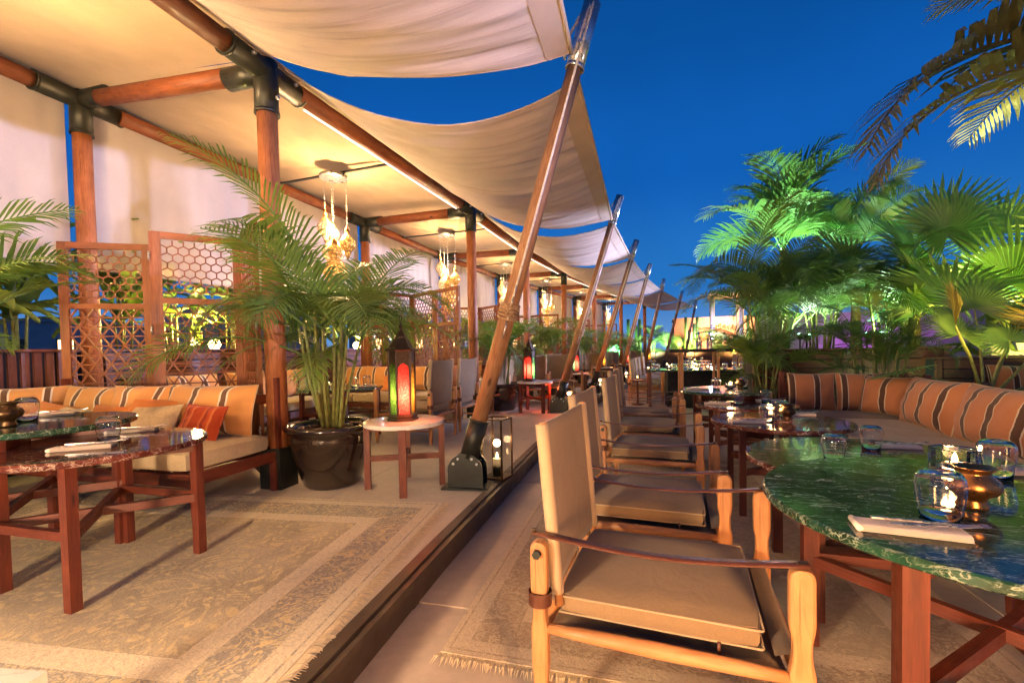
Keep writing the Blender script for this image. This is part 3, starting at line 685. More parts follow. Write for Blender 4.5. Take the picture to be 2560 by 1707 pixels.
def fan_palm(label, p, leaves, group=None, trunk=0.0, zb=0.3):
    """leaves: list of (tip-of-petiole vector, size, yaw, pitch, roll, kind)"""
    t = thing('fan_palm', label, 'palm', p, 0, group)
    MB().lathe([(.10, LOW - zb + .1), (.085, .05), (.07, .2 + trunk), (.03, .3 + trunk)], (0, 0, zb - .1), 12).build('trunk', 'palm_trunk', t)
    c0 = V((0, 0, zb + trunk))
    for (v, s_, yaw, pit, rol, kd) in leaves:
        v = V(v); mid = c0.lerp(v, .5) + V((0, 0, .06 * v.length))
        pe = MB().tube([c0, mid, v], [.016, .011, .007], 6, False).build('petiole', 'stalk', t)
        me = random.choice(FANS[kd])
        put('fan_leaf', me, t, v, (rol, pit, yaw), (s_, s_, s_))
    return t
def rand_fans(n, h, r, seed, size=(.7, 1.0), kd='g', a0=0, a1=2 * pi):
    rnd = random.Random(seed); L_ = []
    for k_ in range(n):
        g_ = a0 + (a1 - a0) * (k_ + rnd.random()) / n; e = rnd.uniform(.35, 1.35); l_ = h * rnd.uniform(.75, 1)
        v = (r * cos(g_) * cos(e) * 1.4, r * sin(g_) * cos(e) * 1.4, l_ * (.35 + .65 * sin(e)))
        L_.append((v, rnd.uniform(*size), g_, rnd.uniform(-1.2, -.1), rnd.uniform(-.9, .9), kd))
    return L_
def banana_mesh(seed):
    rnd = random.Random(seed); m = MB(); n = 10; L = .8
    def f(u, v):
        x = u * L; a = .9 - 1.5 * u; z = sin(.9) * x - .75 * x * x; w_ = .075 * sin(pi * min(1, u * .93 + .05)) ** .7
        return (x * .85, (v - .5) * 2 * w_, z + abs(v - .5) * .05)
    m.grid(f, 9, 2); return m.mesh('leaf', 'leaf_banana')
BAN = [banana_mesh(1)]
def bamboo(label, p, h, n, seed, group='leafy plants in the back planters', leaves=16, sc=1.0):
    rnd = random.Random(seed); t = thing('leafy_plant', label, 'plant', p, rnd.uniform(0, 6), group)
    for k_ in range(n):
        g_ = rnd.uniform(0, 6.3); r_ = rnd.uniform(.02, .16); b_ = V((r_ * cos(g_) * 2, r_ * sin(g_) * 2, h * rnd.uniform(.6, 1)))
        MB().tube([(r_ * cos(g_), r_ * sin(g_), 0), b_], [.014, .007], 6).build('stem', 'stalk', t)
        for q in range(leaves // n + 1):
            f = rnd.uniform(.3, 1); s_ = sc * rnd.uniform(.45, .85)
            put('leaf', BAN[0], t, V((r_ * cos(g_), r_ * sin(g_), 0)).lerp(b_, f), (rnd.uniform(-.5, .5), rnd.uniform(-.6, .7), rnd.uniform(0, 6.3)), (s_, s_, s_))
    return t

# ------------------------------------------------------------------ furniture prototypes
def round_table(label, p, z, r, mat, rz=0.3, group='round marble-topped tables', legr=None, base_z=0.0, lw=.04):
    t = thing('round_table', label, 'table', (p[0], p[1], base_z), rz, group)
    top = MB().disc((0, 0, 0), r, z - .028, z, 64, .005).build('tabletop', mat, t)
    q = legr or r * .62
    fr = z - .03
    for sx_ in (-1, 1):
        for sy in (-1, 1): MB().bar((sx_ * q, sy * q, 0), (sx_ * q, sy * q, fr), lw, lw).build('leg', 'table_wood', t)
    for a_, b_ in (((-q, -q), (q, q)), ((-q, q), (q, -q))):
        zz = z * .48 + (.0 if a_ == (-q, -q) else .003)
        MB().bar((a_[0], a_[1], zz), (b_[0], b_[1], zz), .028, .038).build('stretcher', 'table_wood', t)
        MB().bar((a_[0] * .97, a_[1] * .97, fr - .028), (b_[0] * .97, b_[1] * .97, fr - .028), .036, .05 if zz > z * .48 else .046).build('top_rail', 'table_wood', t)
    for a_, b_ in (((-q, -q), (q, -q)), ((-q, q), (q, q))):
        MB().bar((a_[0] + .023, a_[1], z * .50), (b_[0] - .02, b_[1], z * .50), .026, .036).build('side_rail', 'table_wood', t)
    return t
def paddle(w=.052, th=.026, z1=.60):
    """flat safari-chair post: rounded paddle head, waist, wide mortise block, tapering foot"""
    prof = [(z1, .34), (z1 - .003, .60), (z1 - .009, .84), (z1 - .018, .96), (z1 - .028, 1.0), (z1 - .135, 1.0), (z1 - .150, .93), (z1 - .175, .76), (z1 - .20, .74), (z1 - .225, .80), (z1 - .255, 1.0), (z1 - .36, 1.0), (z1 - .40, .86), (.0, .5)]
    m = MB(); vs = []; n = len(prof)
    for z, k_ in prof:
        x = w / 2 * max(k_, .02)
        ty = th / 2 * (1 if z > .2 else .8)
        for a_, b_ in ((-1, -.75), (-.7, -1), (.7, -1), (1, -.75), (1, .75), (.7, 1), (-.7, 1), (-1, .75)): vs.append((a_ * x, b_ * ty * 1.25, z))
    fs = []; uv = []
    for i_ in range(n - 1):
        for k_ in range(8):
            fs.append((i_ * 8 + (k_ + 1) % 8, i_ * 8 + k_, (i_ + 1) * 8 + k_, (i_ + 1) * 8 + (k_ + 1) % 8))
            uv.append([(prof[i_][0] + seedu, k_ * .02), (prof[i_][0] + seedu, k_ * .02 + .02), (prof[i_ + 1][0] + seedu, k_ * .02 + .02), (prof[i_ + 1][0] + seedu, k_ * .02)])
    fs.append(tuple(range((n - 1) * 8, n * 8))); uv.append([(0, 0)] * 8)
    fs.append(tuple(range(8))); uv.append([(0, 0)] * 8)
    return m.add(vs, fs, uv)
seedu = 0.37
def cushion_box(w, d, h, puff=.012, n=10):
    m = MB(); 
    def P(u, v, s_):
        ex = 1 - abs(2 * u - 1) ** 6; ey = 1 - abs(2 * v - 1) ** 6; k_ = (ex * ey) ** .35
        cc = 1 - .045 * (2 * u - 1) ** 4 * (2 * v - 1) ** 4; x = (u - .5) * w * cc; y_ = (v - .5) * d * cc
        return (x, y_, s_ * (h / 2 * (.72 + .28 * k_) + puff * sin(pi * u) * sin(pi * v)))
    m.grid(lambda u, v: (lambda q: (q[0], q[1], q[2] + .010 * sin(pi * u) * sin(pi * v) * noise.noise(V((u * 3.1, v * 2.3, w * 9)))))(P(u, v, 1)), n, n); m.grid(lambda u, v: P(1 - u, v, -1), n, n)
    def side(fn):
        m.grid(lambda u, v: tuple(V(fn(u, 1)).lerp(V(fn(u, -1)), v) * (1) + V((0, 0, 0))), n, 2)
    zc = h / 2 * .72
    for e in (0, 1, 2, 3):
        def fn(u, v, e=e):
            z = zc * (1 - 2 * v); b = (1 + .022 * sin(pi * v)) * (1 - .045 * (2 * u - 1) ** 4)
            if e == 0: return (((1 - u) - .5) * w * b, .5 * d * b, z)
            if e == 1: return ((u - .5) * w * b, -.5 * d * b, z)
            if e == 2: return (.5 * w * b, (u - .5) * d * b, z)
            return (-.5 * w * b, ((1 - u) - .5) * d * b, z)
        m.grid(fn, n, 3)
    return m
def safari_chair(label):
    t = thing('safari_chair', label, 'chair', (0, 0, 0), 0, 'canvas safari chairs')
    X, Y = .33, .315
    for sx_, sy in ((1, -1), (1, 1), (-1, -1), (-1, 1)):
        l_ = paddle(.056 if sx_ > 0 else .05, .03, .585 if sx_ > 0 else .565).build('leg', 'chair_wood', t, (sx_ * X, sy * Y, 0)); bevel(l_, .003)
    for sy in (-1, 1):
        MB().tube([(-X, sy * Y, .31), (-X * .6, sy * Y, .31), (0, sy * Y, .31), (X * .6, sy * Y, .31), (X, sy * Y, .31)], [.013, .018, .021, .018, .013], 12).build('side_rail', 'chair_wood', t)
        MB().tube([(-X, sy * Y, .14), (0, sy * Y, .14), (X, sy * Y, .14)], [.009, .012, .009], 10).build('stretcher', 'chair_wood', t)
        MB().grid(lambda u, v, sy=sy: (-X - .02 + (2 * X + .036) * u, sy * (Y + (v - .5) * .036), .588 - .028 * sin(pi * u) + .006 * u), 16, 1).build('arm_strap', 'leather', t).modifiers.new('s', 'SOLIDIFY').thickness = .004
        MB().tube([(-X, sy * (Y + .02), .535), (-X, sy * (Y + .034), .535)], .013, 6).tube([(-X, sy * (Y - .06), .535), (-X, sy * (Y + .02), .535)], .006, 6).build('pivot_knob', 'steel_black', t)
        MB().lathe([(.034, -.02), (.034, .02)], (-X, sy * Y, .40), 16).build('leg_strap', 'leather', t)
        for xx in (-X - .015, X): MB().tube([(xx, sy * Y, .59), (xx, sy * Y, .598)], .008, 8).build('strap_stud', 'bronze_dark', t)
        # back upright, tilted, covered by the canvas sleeve
        MB().tube([(-X + .045, sy * (Y - .045), .36), (-X + .03, sy * (Y - .045), .55), (-X + .005, sy * (Y - .045), .905)], .0125, 10).build('back_upright', 'chair_wood', t)
    for sx_ in (-1, 1): MB().tube([(sx_ * X, -Y, .285), (sx_ * X, 0, .285), (sx_ * X, Y, .285)], [.013, .02, .013], 12).build('cross_rail', 'chair_wood', t)
    def bk(u, v):
        y_ = (u - .5) * 2 * (Y - .028); z = .40 + .50 * v; x = -X + .045 - .04 * (z - .36) / .5 * 1.0 - .018 * sin(pi * u) * (1 - .3 * v); return (x, y_, z - .01 * sin(pi * u) * v)
    b_ = MB().grid(bk, 14, 14).build('backrest', 'canvas', t); sm = b_.modifiers.new('s', 'SOLIDIFY'); sm.thickness = .012; sm.offset = 0
    for sy in (-1, 1): MB().tube([V(bk(.5 + sy * .5, v / 8)) + V((0, -sy * .012, 0)) for v in range(9)], .019, 10).build('back_sleeve', 'canvas_edge', t)
    def sl(u, v): return (-X + .03 + (2 * X - .06) * u, (v - .5) * 2 * (Y - .006), .318 - .035 * sin(pi * v) - .01 * sin(pi * u))
    s_ = MB().grid(sl, 10, 10).build('seat_sling', 'canvas', t); sm = s_.modifiers.new('s', 'SOLIDIFY'); sm.thickness = .008
    # rolled front edge of the sling
    MB().grid(lambda u, v: (X - .05 + .055 * sin(v * 2.2), (u - .5) * 2 * (Y - .045), .285 + .075 * (1 - abs(v - .4)) - .03 * v), 8, 6).build('sling_roll', 'canvas', t)
    cushion_box(.545, .535, .075, .02, 14).build('seat_cushion', 'canvas', t, (-.018, 0, .362))
    pz = MB()
    for zz in (.338, .386): pz.tube([(-.288, -.267, zz), (.252, -.267, zz), (.256, -.263, zz), (.256, .263, zz), (.252, .267, zz), (-.288, .267, zz)], .0032, 5)
    pz.build('piping', 'canvas_edge', t)
    MB().tube([(.15, -.27, .30), (.15, -.272, .34)], .005, 6).build('toggle', 'leather', t)
    return t
def stool(label, p, rz, h=.49, r=.29):
    t = thing('side_stool', label, 'side table', p, rz, 'marble-topped side stools')
    MB().disc((0, 0, 0), r, h - .03, h, 48, .004).build('stool_top', 'marble_white', t)
    q = r * .66
    for g_ in range(4):
        a_ = pi / 4 + g_ * pi / 2; x, y_ = r * .92 * cos(a_), r * .92 * sin(a_)
        MB().box((x, y_, (h - .015) / 2), (.042, .050, h - .015), a_).build('leg', 'table_wood', t)
    for g_ in (pi / 4, 3 * pi / 4):
        c_, s_ = cos(g_) * r * .90, sin(g_) * r * .90; dz = 0 if g_ < 1 else .004
        MB().bar((-c_, -s_, h * .44 + dz), (c_, s_, h * .44 + dz), .026, .04).build('stretcher', 'table_wood', t)
        MB().bar((-c_, -s_, h - .055 + dz), (c_, s_, h - .055 + dz), .026, .045).build('apron', 'table_wood', t)
    return t
def lantern(label, p, rz, cols=('glass_green', 'glass_red', 'glass_yellow'), s=1.0, flame_col=(1, .35, .12)):
    t = thing('lantern', label, 'lantern', p, rz, 'coloured glass lanterns')
    H = .44 * s; r = .088 * s
    b_ = MB().lathe([(.001, 0), (r * 1.25, 0), (r * 1.25, .012), (r * 1.12, .022), (r * 1.2, .034), (r * 1.05, .05), (.001, .05)], (0, 0, 0), 6, False); b_.build('lantern_base', 'lantern_metal', t)
    for k_ in range(6):
        g0 = 2 * pi * (k_ + .5) / 6; g1 = 2 * pi * (k_ + 1.5) / 6
        a_ = V((r * cos(g0), r * sin(g0), .05)); c_ = V((r * cos(g1), r * sin(g1), .05)); up = V((0, 0, H)); k2 = 1.04
        MB().bar(a_, V((a_.x * k2, a_.y * k2, .05 + H)), .013, .013).build('corner_post', 'lantern_metal', t)
        ins = .985; n_ = 6
        MB().add([a_ * 1, c_ * 1, V((c_.x * k2, c_.y * k2, .05 + H)), V((a_.x * k2, a_.y * k2, .05 + H))], [(0, 1, 2, 3)], [[(0, 0), (1, 0), (1, 1), (0, 1)]]).build('glass_pane', cols[k_ % len(cols)], t, None, None).scale = (.97, .97, 1)
        # pierced metal arch over the top quarter of each pane
        m = MB(); k3 = 1.055
        def pt(u, v): 
            q = a_.lerp(c_, u); kk = 1 + .045 * v; return V((q.x * kk * 1.01, q.y * kk * 1.01, .05 + H * v))
        for q in range(8):
            u0, u1 = q / 8, (q + 1) / 8; hz = lambda u: .70 + .12 * (1 - abs(2 * u - 1)) ** .6 
            m.add([pt(u0, hz(u0)), pt(u1, hz(u1)), pt(u1, 1), pt(u0, 1)], [(0, 1, 2, 3)])
        m.build('arch_fret', 'lantern_metal', t)
    z = .05 + H
    MB().lathe([(r * 1.2, z), (r * 1.3, z + .01), (r * 1.2, z + .022), (r * 1.0, z + .03), (r * .62, z + .085 * s), (r * .5, z + .095 * s), (r * .5, z + .105 * s), (r * .34, z + .125 * s), (r * .15, z + .15 * s), (r * .1, z + .16 * s), (r * .16, z + .175 * s), (r * .05, z + .20 * s), (.001, z + .215 * s)], (0, 0, 0), 6, False).build('lantern_roof', 'lantern_metal', t)
    MB().tube([V((0, .022 * cos(g_), z + .215 * s + .02 + .022 * sin(g_))) for g_ in [k_ * pi / 6 for k_ in range(13)]], .003, 5, False).build('carry_ring', 'lantern_metal', t)
    MB().tube([(0, 0, .05), (0, 0, .11)], .025, 12).build('candle', 'wax', t)
    MB().lathe([(.001, 0), (.010, .01), (.007, .03), (.001, .045)], (0, 0, .11), 8).build('flame', 'flame', t)
    light('candle_light', 'POINT', (p[0], p[1], p[2] + .19), 3.0 * s, (1, .62, .32), .02)
    return t
def box_lantern(label, p, rz, w=.17, h=.46):
    t = thing('floor_lantern', label, 'lantern', p, rz, 'square glass floor lanterns')
    for sx_ in (-1, 1):
        for sy in (-1, 1): MB().bar((sx_ * w / 2, sy * w / 2, 0), (sx_ * w / 2, sy * w / 2, h), .012, .012).build('corner_post', 'bronze_dark', t)
    MB().box((0, 0, .008), (w + .014, w + .014, .016)).build('base', 'bronze_dark', t)
    f = MB()
    for a_, b_ in (((-1, -1), (1, -1)), ((1, -1), (1, 1)), ((1, 1), (-1, 1)), ((-1, 1), (-1, -1))): f.bar((a_[0] * w / 2, a_[1] * w / 2, h), (b_[0] * w / 2, b_[1] * w / 2, h), .012, .012)
    f.build('top_frame', 'bronze_dark', t)
    for a_ in range(4):
        d_ = (w / 2 * cos(a_ * pi / 2), w / 2 * sin(a_ * pi / 2)); 
        MB().box((d_[0], d_[1], h / 2), (.003 if a_ % 2 == 0 else w - .014, w - .014 if a_ % 2 == 0 else .003, h - .03)).build('glass_pane', 'clear_glass', t)
    MB().tube([(0, 0, .016), (0, 0, .15)], .035, 16).build('candle', 'wax', t)
    MB().lathe([(.001, 0), (.010, .01), (.007, .03), (.001, .05)], (0, 0, .15), 8).build('flame', 'flame', t)
    light('candle_light', 'POINT', (p[0], p[1], p[2] + .27), 2.2, (1, .6, .28), .03)
    return t
def tumbler(label, p, s=1.0):
    t = MB().lathe([(.037, 0), (.041, .025), (.0465, .06), (.048, .082), (.045, .100), (.037, .112), (.026, .117), (.0005, .118), (.0005, .112), (.025, .111), (.0358, .107), (.0432, .098), (.0462, .082), (.0447, .06), (.0393, .025), (.0353, 0)], (0, 0, 0), 28, True, True).build('tumbler', 'clear_glass', None, p)
    t.scale = (s, s, s); return tag(t, label, 'glass', 'upturned glass tumblers')
TM = [None]
def tumbler2(label, p, s=1.0):
    if TM[0] is None: o = tumbler(label, p, s); TM[0] = o; return o
    o = TM[0].copy(); COL.objects.link(o); o.location = p; o.scale = (s, s, s); o['label'] = label; return o
def napkin(label, p, rz, L=.21, w=.075, cut=True, h=.015):
    t = thing('folded_napkin', label, 'napkin', p, rz, 'folded napkins with cutlery')
    m = MB()
    for k_ in range(3):
        z0 = h / 3 * k_
        m.grid(lambda u, v, z0=z0: ((u - .5) * L * (1 - .01 * k_), (v - .5) * w, z0 + .001 + (h / 3 - .001) * (1 - (2 * abs(v - .5)) ** 6)), 10, 10)
        m.grid(lambda u, v, z0=z0: ((u - .5) * L * (1 - .01 * k_), (.5 - v) * w, z0 + .001 - .0), 4, 2)
    m.lathe([(.001, 0), (h / 2, 0), (h / 2, w * .96), (.001, w * .96)], (0, 0, 0), 10) if False else None
    m.tube([(-L / 2, -w / 2, h / 2), (-L / 2, w / 2, h / 2)], h / 2 * .98, 10)
    m.build('cloth', 'napkin', t)
    tag(t)
    return t
CUT = {}
def cutlery(label, p, rz, kind):
    if kind not in CUT:
        m = MB()
        if kind == 'fork':
            m.bar((-.10, 0, 0), (.03, 0, 0), .011, .003, taper=.6); m.bar((.03, 0, 0), (.055, 0, .002), .02, .002)
            for k_ in range(4): m.bar((.055, -.008 + k_ * .0053, .002), (.095, -.008 + k_ * .0053, .006), .0024, .002)
        else:
            m.bar((-.10, 0, 0), (.0, 0, 0), .011, .004, taper=.8); m.bar((.0, 0, 0), (.105, .0, 0), .017, .0015, taper=.4)
        CUT[kind] = m.mesh(kind, 'cutlery')
    o = put(kind, CUT[kind], None, p, (0, 0, rz)); return tag(o, label, kind, 'cutlery on the napkins')
def place(where, p, rz, z, fk=True):
    napkin(f'folded pale napkin {where}', (p[0], p[1], z + .0005), rz)
    if fk:
        dx, dy = cos(rz), sin(rz)
        cutlery(f'knife on the napkin {where}', (p[0] - dy * .020 + dx * .03, p[1] + dx * .020 + dy * .03, z + .022), rz + .05, 'knife')
        cutlery(f'fork on the napkin {where}', (p[0] + dy * .004 + dx * .055, p[1] - dx * .004 + dy * .055, z + .0235), rz + .20, 'fork')
def candle_glass(label, p, s=1.0, square=False):
    t = thing('candle_holder', label, 'candle', p, .2, 'glass candle holders')
    seg = 8 if square else 20
    if square: prof = [(.0005, 0), (.062, 0), (.064, .004), (.064, .078), (.058, .08), (.048, .078), (.046, .018), (.0005, .016)]
    else: prof = [(.0005, 0), (.03, 0), (.048, .015), (.052, .035), (.042, .058), (.036, .064), (.032, .06), (.045, .035), (.04, .016), (.0005, .01)]
    o = MB().lathe(prof, (0, 0, 0), seg, not square).build('holder', 'clear_glass', t)
    MB().tube([(0, 0, .0165), (0, 0, .034)], .02, 12).build('tealight', 'wax', t)
    MB().lathe([(.001, 0), (.008, .008), (.006, .02), (.001, .032)], (0, 0, .034), 8).build('flame', 'flame', t)
    t.scale = (s, s, s)
    light('candle_light', 'POINT', (p[0], p[1], p[2] + .10), 1.6, (1, .55, .22), .03)
    return t
def brass_pot(label, p, s=1.0, mat='bronze'):
    t = MB().lathe([(.0005, 0), (.03, 0), (.033, .008), (.026, .02), (.03, .03), (.052, .045), (.058, .062), (.052, .078), (.036, .092), (.034, .098), (.046, .108), (.048, .112), (.044, .112), (.03, .1), (.0005, .07)], (0, 0, 0), 32).build('metal_pot', mat, None, p)
    t.scale = (s, s, s); return tag(t, label, 'pot', 'small metal pots on the tables')
def pillow_mesh(name, w, h, t_, mat, lop=0.0, seed=0):
    m = MB(); n = 18
    def P(u, v, s_):
        a_, b_ = 2 * u - 1, 2 * v - 1
        k_ = max(0, (1 - abs(a_) ** 2.6)) ** .5 * max(0, (1 - abs(b_) ** 2.6)) ** .5
        px = 1 - .05 * (1 - abs(b_)) * 0; cr = 1 - .06 * (1 - b_ * b_) * abs(a_) ** 2
        x = a_ * w / 2 * (1 - .05 * (1 - b_ * b_) * abs(a_)); z = b_ * h / 2 * (1 - .07 * (1 - a_ * a_) * abs(b_))
        wn = .016 * noise.noise(V((a_ * 2.2, b_ * 2.2, seed + s_))) + .006 * noise.noise(V((a_ * 6, b_ * 5, seed)))
        return (x, s_ * (t_ / 2 * k_ + wn * min(1, k_ * 3)) + lop * b_ * b_, z)
    m.grid(lambda u, v: P(u, v, -1), n, n); m.grid(lambda u, v: P(1 - u, v, 1), n, n)
    me = m.mesh(name, mat)
    return me
PM = {'long': pillow_mesh('striped_cushion', .66, .42, .17, 'stripe_long'), 'mid': pillow_mesh('striped_cushion', .56, .42, .17, 'stripe_mid', 0, 3),
      'short': pillow_mesh('striped_cushion', .44, .42, .16, 'stripe_short', 0, 5), 'longr': pillow_mesh('striped_cushion', .66, .42, .19, 'stripe_right', 0, 13), 'or': pillow_mesh('pillow', .42, .26, .12, 'pillow_orange', 0, 7),
      'be': pillow_mesh('pillow', .40, .26, .12, 'pillow_beige', 0, 8), 'red': pillow_mesh('pillow', .33, .25, .11, 'stripe_red', 0, 9)}
PIPE = {}
def cushion(kind, label, p, rz, lean=.25, rot=0.0, group='striped sofa cushions', cat='cushion', mirror=False):
    me = PM[kind]; nm_ = 'striped_cushion' if kind in ('long', 'longr', 'mid', 'short') else 'throw_pillow'
    o = put(nm_, me, None, p, (-lean, rot, rz)); tag(o, label, cat, group)
    w, h = {'long': (.66, .42), 'longr': (.66, .42), 'mid': (.56, .42), 'short': (.44, .42), 'or': (.42, .26), 'be': (.40, .26), 'red': (.33, .25)}[kind]
    if kind not in PIPE:
        pts = []
        for k_ in range(41):
            s_ = k_ / 40 * 4; e = int(s_) % 4; f = s_ - int(s_)
            u, v = ((f, 0), (1, f), (1 - f, 1), (0, 1 - f))[e]; a_, b_ = 2 * u - 1, 2 * v - 1
            pts.append((a_ * w / 2 * (1 - .05 * (1 - b_ * b_) * abs(a_)), 0, b_ * h / 2 * (1 - .07 * (1 - a_ * a_) * abs(b_))))
        PIPE[kind] = MB().tube(pts, .0045, 5, False).mesh('piping', {'or': 'pillow_orange', 'be': 'pillow_beige', 'red': 'stripe_red'}.get(kind, 'canvas_edge'))
    put('piping', PIPE[kind], o)
    return o
def bench(label, p, rz, W, D, seat_z, mat='seat_fabric', nc=2, back=True, base_z=0.0, group='low timber sofas', endback=True):
    """seat front along -y, spans x in [0,W] to the right, back at y=D"""
    t = thing('timber_sofa', label, 'sofa', (p[0], p[1], base_z), rz, group)
    th = .13; zf = seat_z - th
    cw = W / nc
    for k_ in range(nc): cushion_box(cw - .006, D, th, .01, 12).build('seat_cushion', mat, t, (cw * (k_ + .5), D / 2, zf + th / 2))
    for y_ in (.02, D + .06): MB().bar((-.02, y_, zf - .04), (W + .02, y_, zf - .04), .035, .075).build('rail', 'table_wood', t)
    for x in (0, W): MB().bar((x, .04, zf - .04), (x, D + .04, zf - .04), .035, .072).build('rail', 'table_wood', t)
    m = 3 if W > 1.5 else 2
    for k_ in range(m):
        x = W * k_ / (m - 1); MB().bar((x, .05, zf - .075), (x, .05, 0), .05, .04, taper=.7).build('leg', 'table_wood', t)
        MB().bar((x, D + .03, zf - .075), (x, D + .03, 0), .05, .04).build('leg', 'table_wood', t)
    n_ = max(6, int(W / .09))
    for k_ in range(n_ // 3): 
        x = W * (k_ + .5) / (n_ // 3); MB().bar((x, .05, zf - .012), (x, D + .02, zf - .012), .06, .018).build('slat', 'table_wood', t)
    if back:
        MB().bar((-.02, D + .075, seat_z + .24), (W + .02, D + .075, seat_z + .24), .03, .07).build('back_rail', 'table_wood', t)
        for x in (0, W): MB().bar((x, D + .075, 0), (x, D + .075, seat_z + .40), .05, .045).build('end_post', 'table_wood', t)
        for k_ in range(1, 5): MB().bar((W * k_ / 5, D + .075, zf), (W * k_ / 5, D + .075, seat_z + .22), .03, .03).build('back_slat', 'table_wood', t)
    return t
# lattice panels for the folding screens
def hex_lattice(w, h, pitch=.071):
    m = MB(); r = pitch / math.sqrt(3); seen = set()
    ny = int(h / (1.5 * r)) + 2; nx = int(w / pitch) + 2
    for j in range(ny):
        for i_ in range(nx):
            cx = (i_ + .5 * (j % 2)) * pitch; cz = j * 1.5 * r
            pts = [(cx + r * cos(pi / 2 + k_ * pi / 3), cz + r * sin(pi / 2 + k_ * pi / 3)) for k_ in range(6)]
            for k_ in range(6):
                a_, b_ = pts[k_], pts[(k_ + 1) % 6]; key = (round((a_[0] + b_[0]) * 500), round((a_[1] + b_[1]) * 500))
                if key in seen: continue
                seen.add(key)
                if all(-.0 <= q[0] <= w and 0 <= q[1] <= h for q in (a_, b_)): m.bar((a_[0] - w / 2, 0, a_[1]), (b_[0] - w / 2, 0, b_[1]), .007, .011, up=(0, 1, 0)) if False else m.bar((a_[0] - w / 2, 0, a_[1]), (b_[0] - w / 2, 0, b_[1]), .010, .010, up=(0, 1, 0))
    return m
def clipseg(p, d, w, h):
    t0, t1 = -9, 9
    for q, dd, lo, hi in ((p[0], d[0], 0, w), (p[1], d[1], 0, h)):
        if abs(dd) < 1e-9:
            if q < lo or q > hi: return None
            continue
        a_, b_ = (lo - q) / dd, (hi - q) / dd
        if a_ > b_: a_, b_ = b_, a_
        t0, t1 = max(t0, a_), min(t1, b_)
    return (t0, t1) if t1 - t0 > .01 else None
def star_lattice(w, h, pitch=.096):
    m = MB(); dy = pitch * .87
    for dn, (dx, dz), step, off in ((0, (1, 0), dy * 1.0, .0), (1, (.5, .87), 0, 0), (2, (-.5, .87), 0, 0)):
        if dn == 0:
            z = dy
            while z < h: m.bar((-w / 2, 0, z), (w / 2, 0, z), .010, .012, up=(0, 1, 0)); z += dy
        else:
            x = -9 * pitch
            while x < w + h:
                s_ = clipseg((x, 0), (dx, dz), w, h)
                if s_: m.bar((x + dx * s_[0] - w / 2, .0015 * dn, s_[0] * dz), (x + dx * s_[1] - w / 2, .0015 * dn, s_[1] * dz), .010, .012, up=(0, 1, 0))
                x += pitch
    return m
HEXM = hex_lattice(.47, .46).mesh('hexagon_lattice', 'screen_wood'); STARM = star_lattice(.47, .74).mesh('triangle_lattice', 'screen_wood')
def leafframe():
    w, H = .58, 2.0; m = MB()
    for x in (-w / 2 + .0275, w / 2 - .0275): m.bar((x, 0, 0), (x, 0, H), .055, .032, up=(0, 1, 0))
    for z in (H - .0275, H - .56, H - 1.36, .08): m.bar((-w / 2 + .055, 0, z), (w / 2 - .055, 0, z), .03, .05 if z < H - .1 else .055)
    return m.mesh('screen_frame', 'screen_wood')
LFM = leafframe()
LOWM = MB().box((0, 0, .345), (.47, .014, .50)).mesh('lower_panel', 'planter_wood')
HNG = MB().tube([(0, 0, -.035), (0, 0, .035)], .008, 8).mesh('hinge', 'steel_bright')
def screen(label, pts, zt=2.02):
    t = thing('folding_screen', label, 'folding screen', (*pts[0][:2], 0), 0, 'folding lattice screens')
    o0 = V((*pts[0][:2], 0))
    for a_, b_ in zip(pts, pts[1:]):
        a_, b_ = V((*a_[:2], 0)), V((*b_[:2], 0)); d = b_ - a_; L = d.length; c = (a_ + b_) / 2 - o0; rz = atan2(d.y, d.x)
        f = put('screen_leaf', LFM, t, (c.x, c.y, .0), (0, 0, rz), (L / .59, 1, zt / 2.0))
        put('hexagon_lattice', HEXM, f, (0, 0, 1.485)); put('triangle_lattice', STARM, f, (0, 0, .672)); put('lower_panel', LOWM, f)
        for z in (.4, 1.2, 1.8): put('hinge', HNG, f, (.295, -.018, z))
    return t
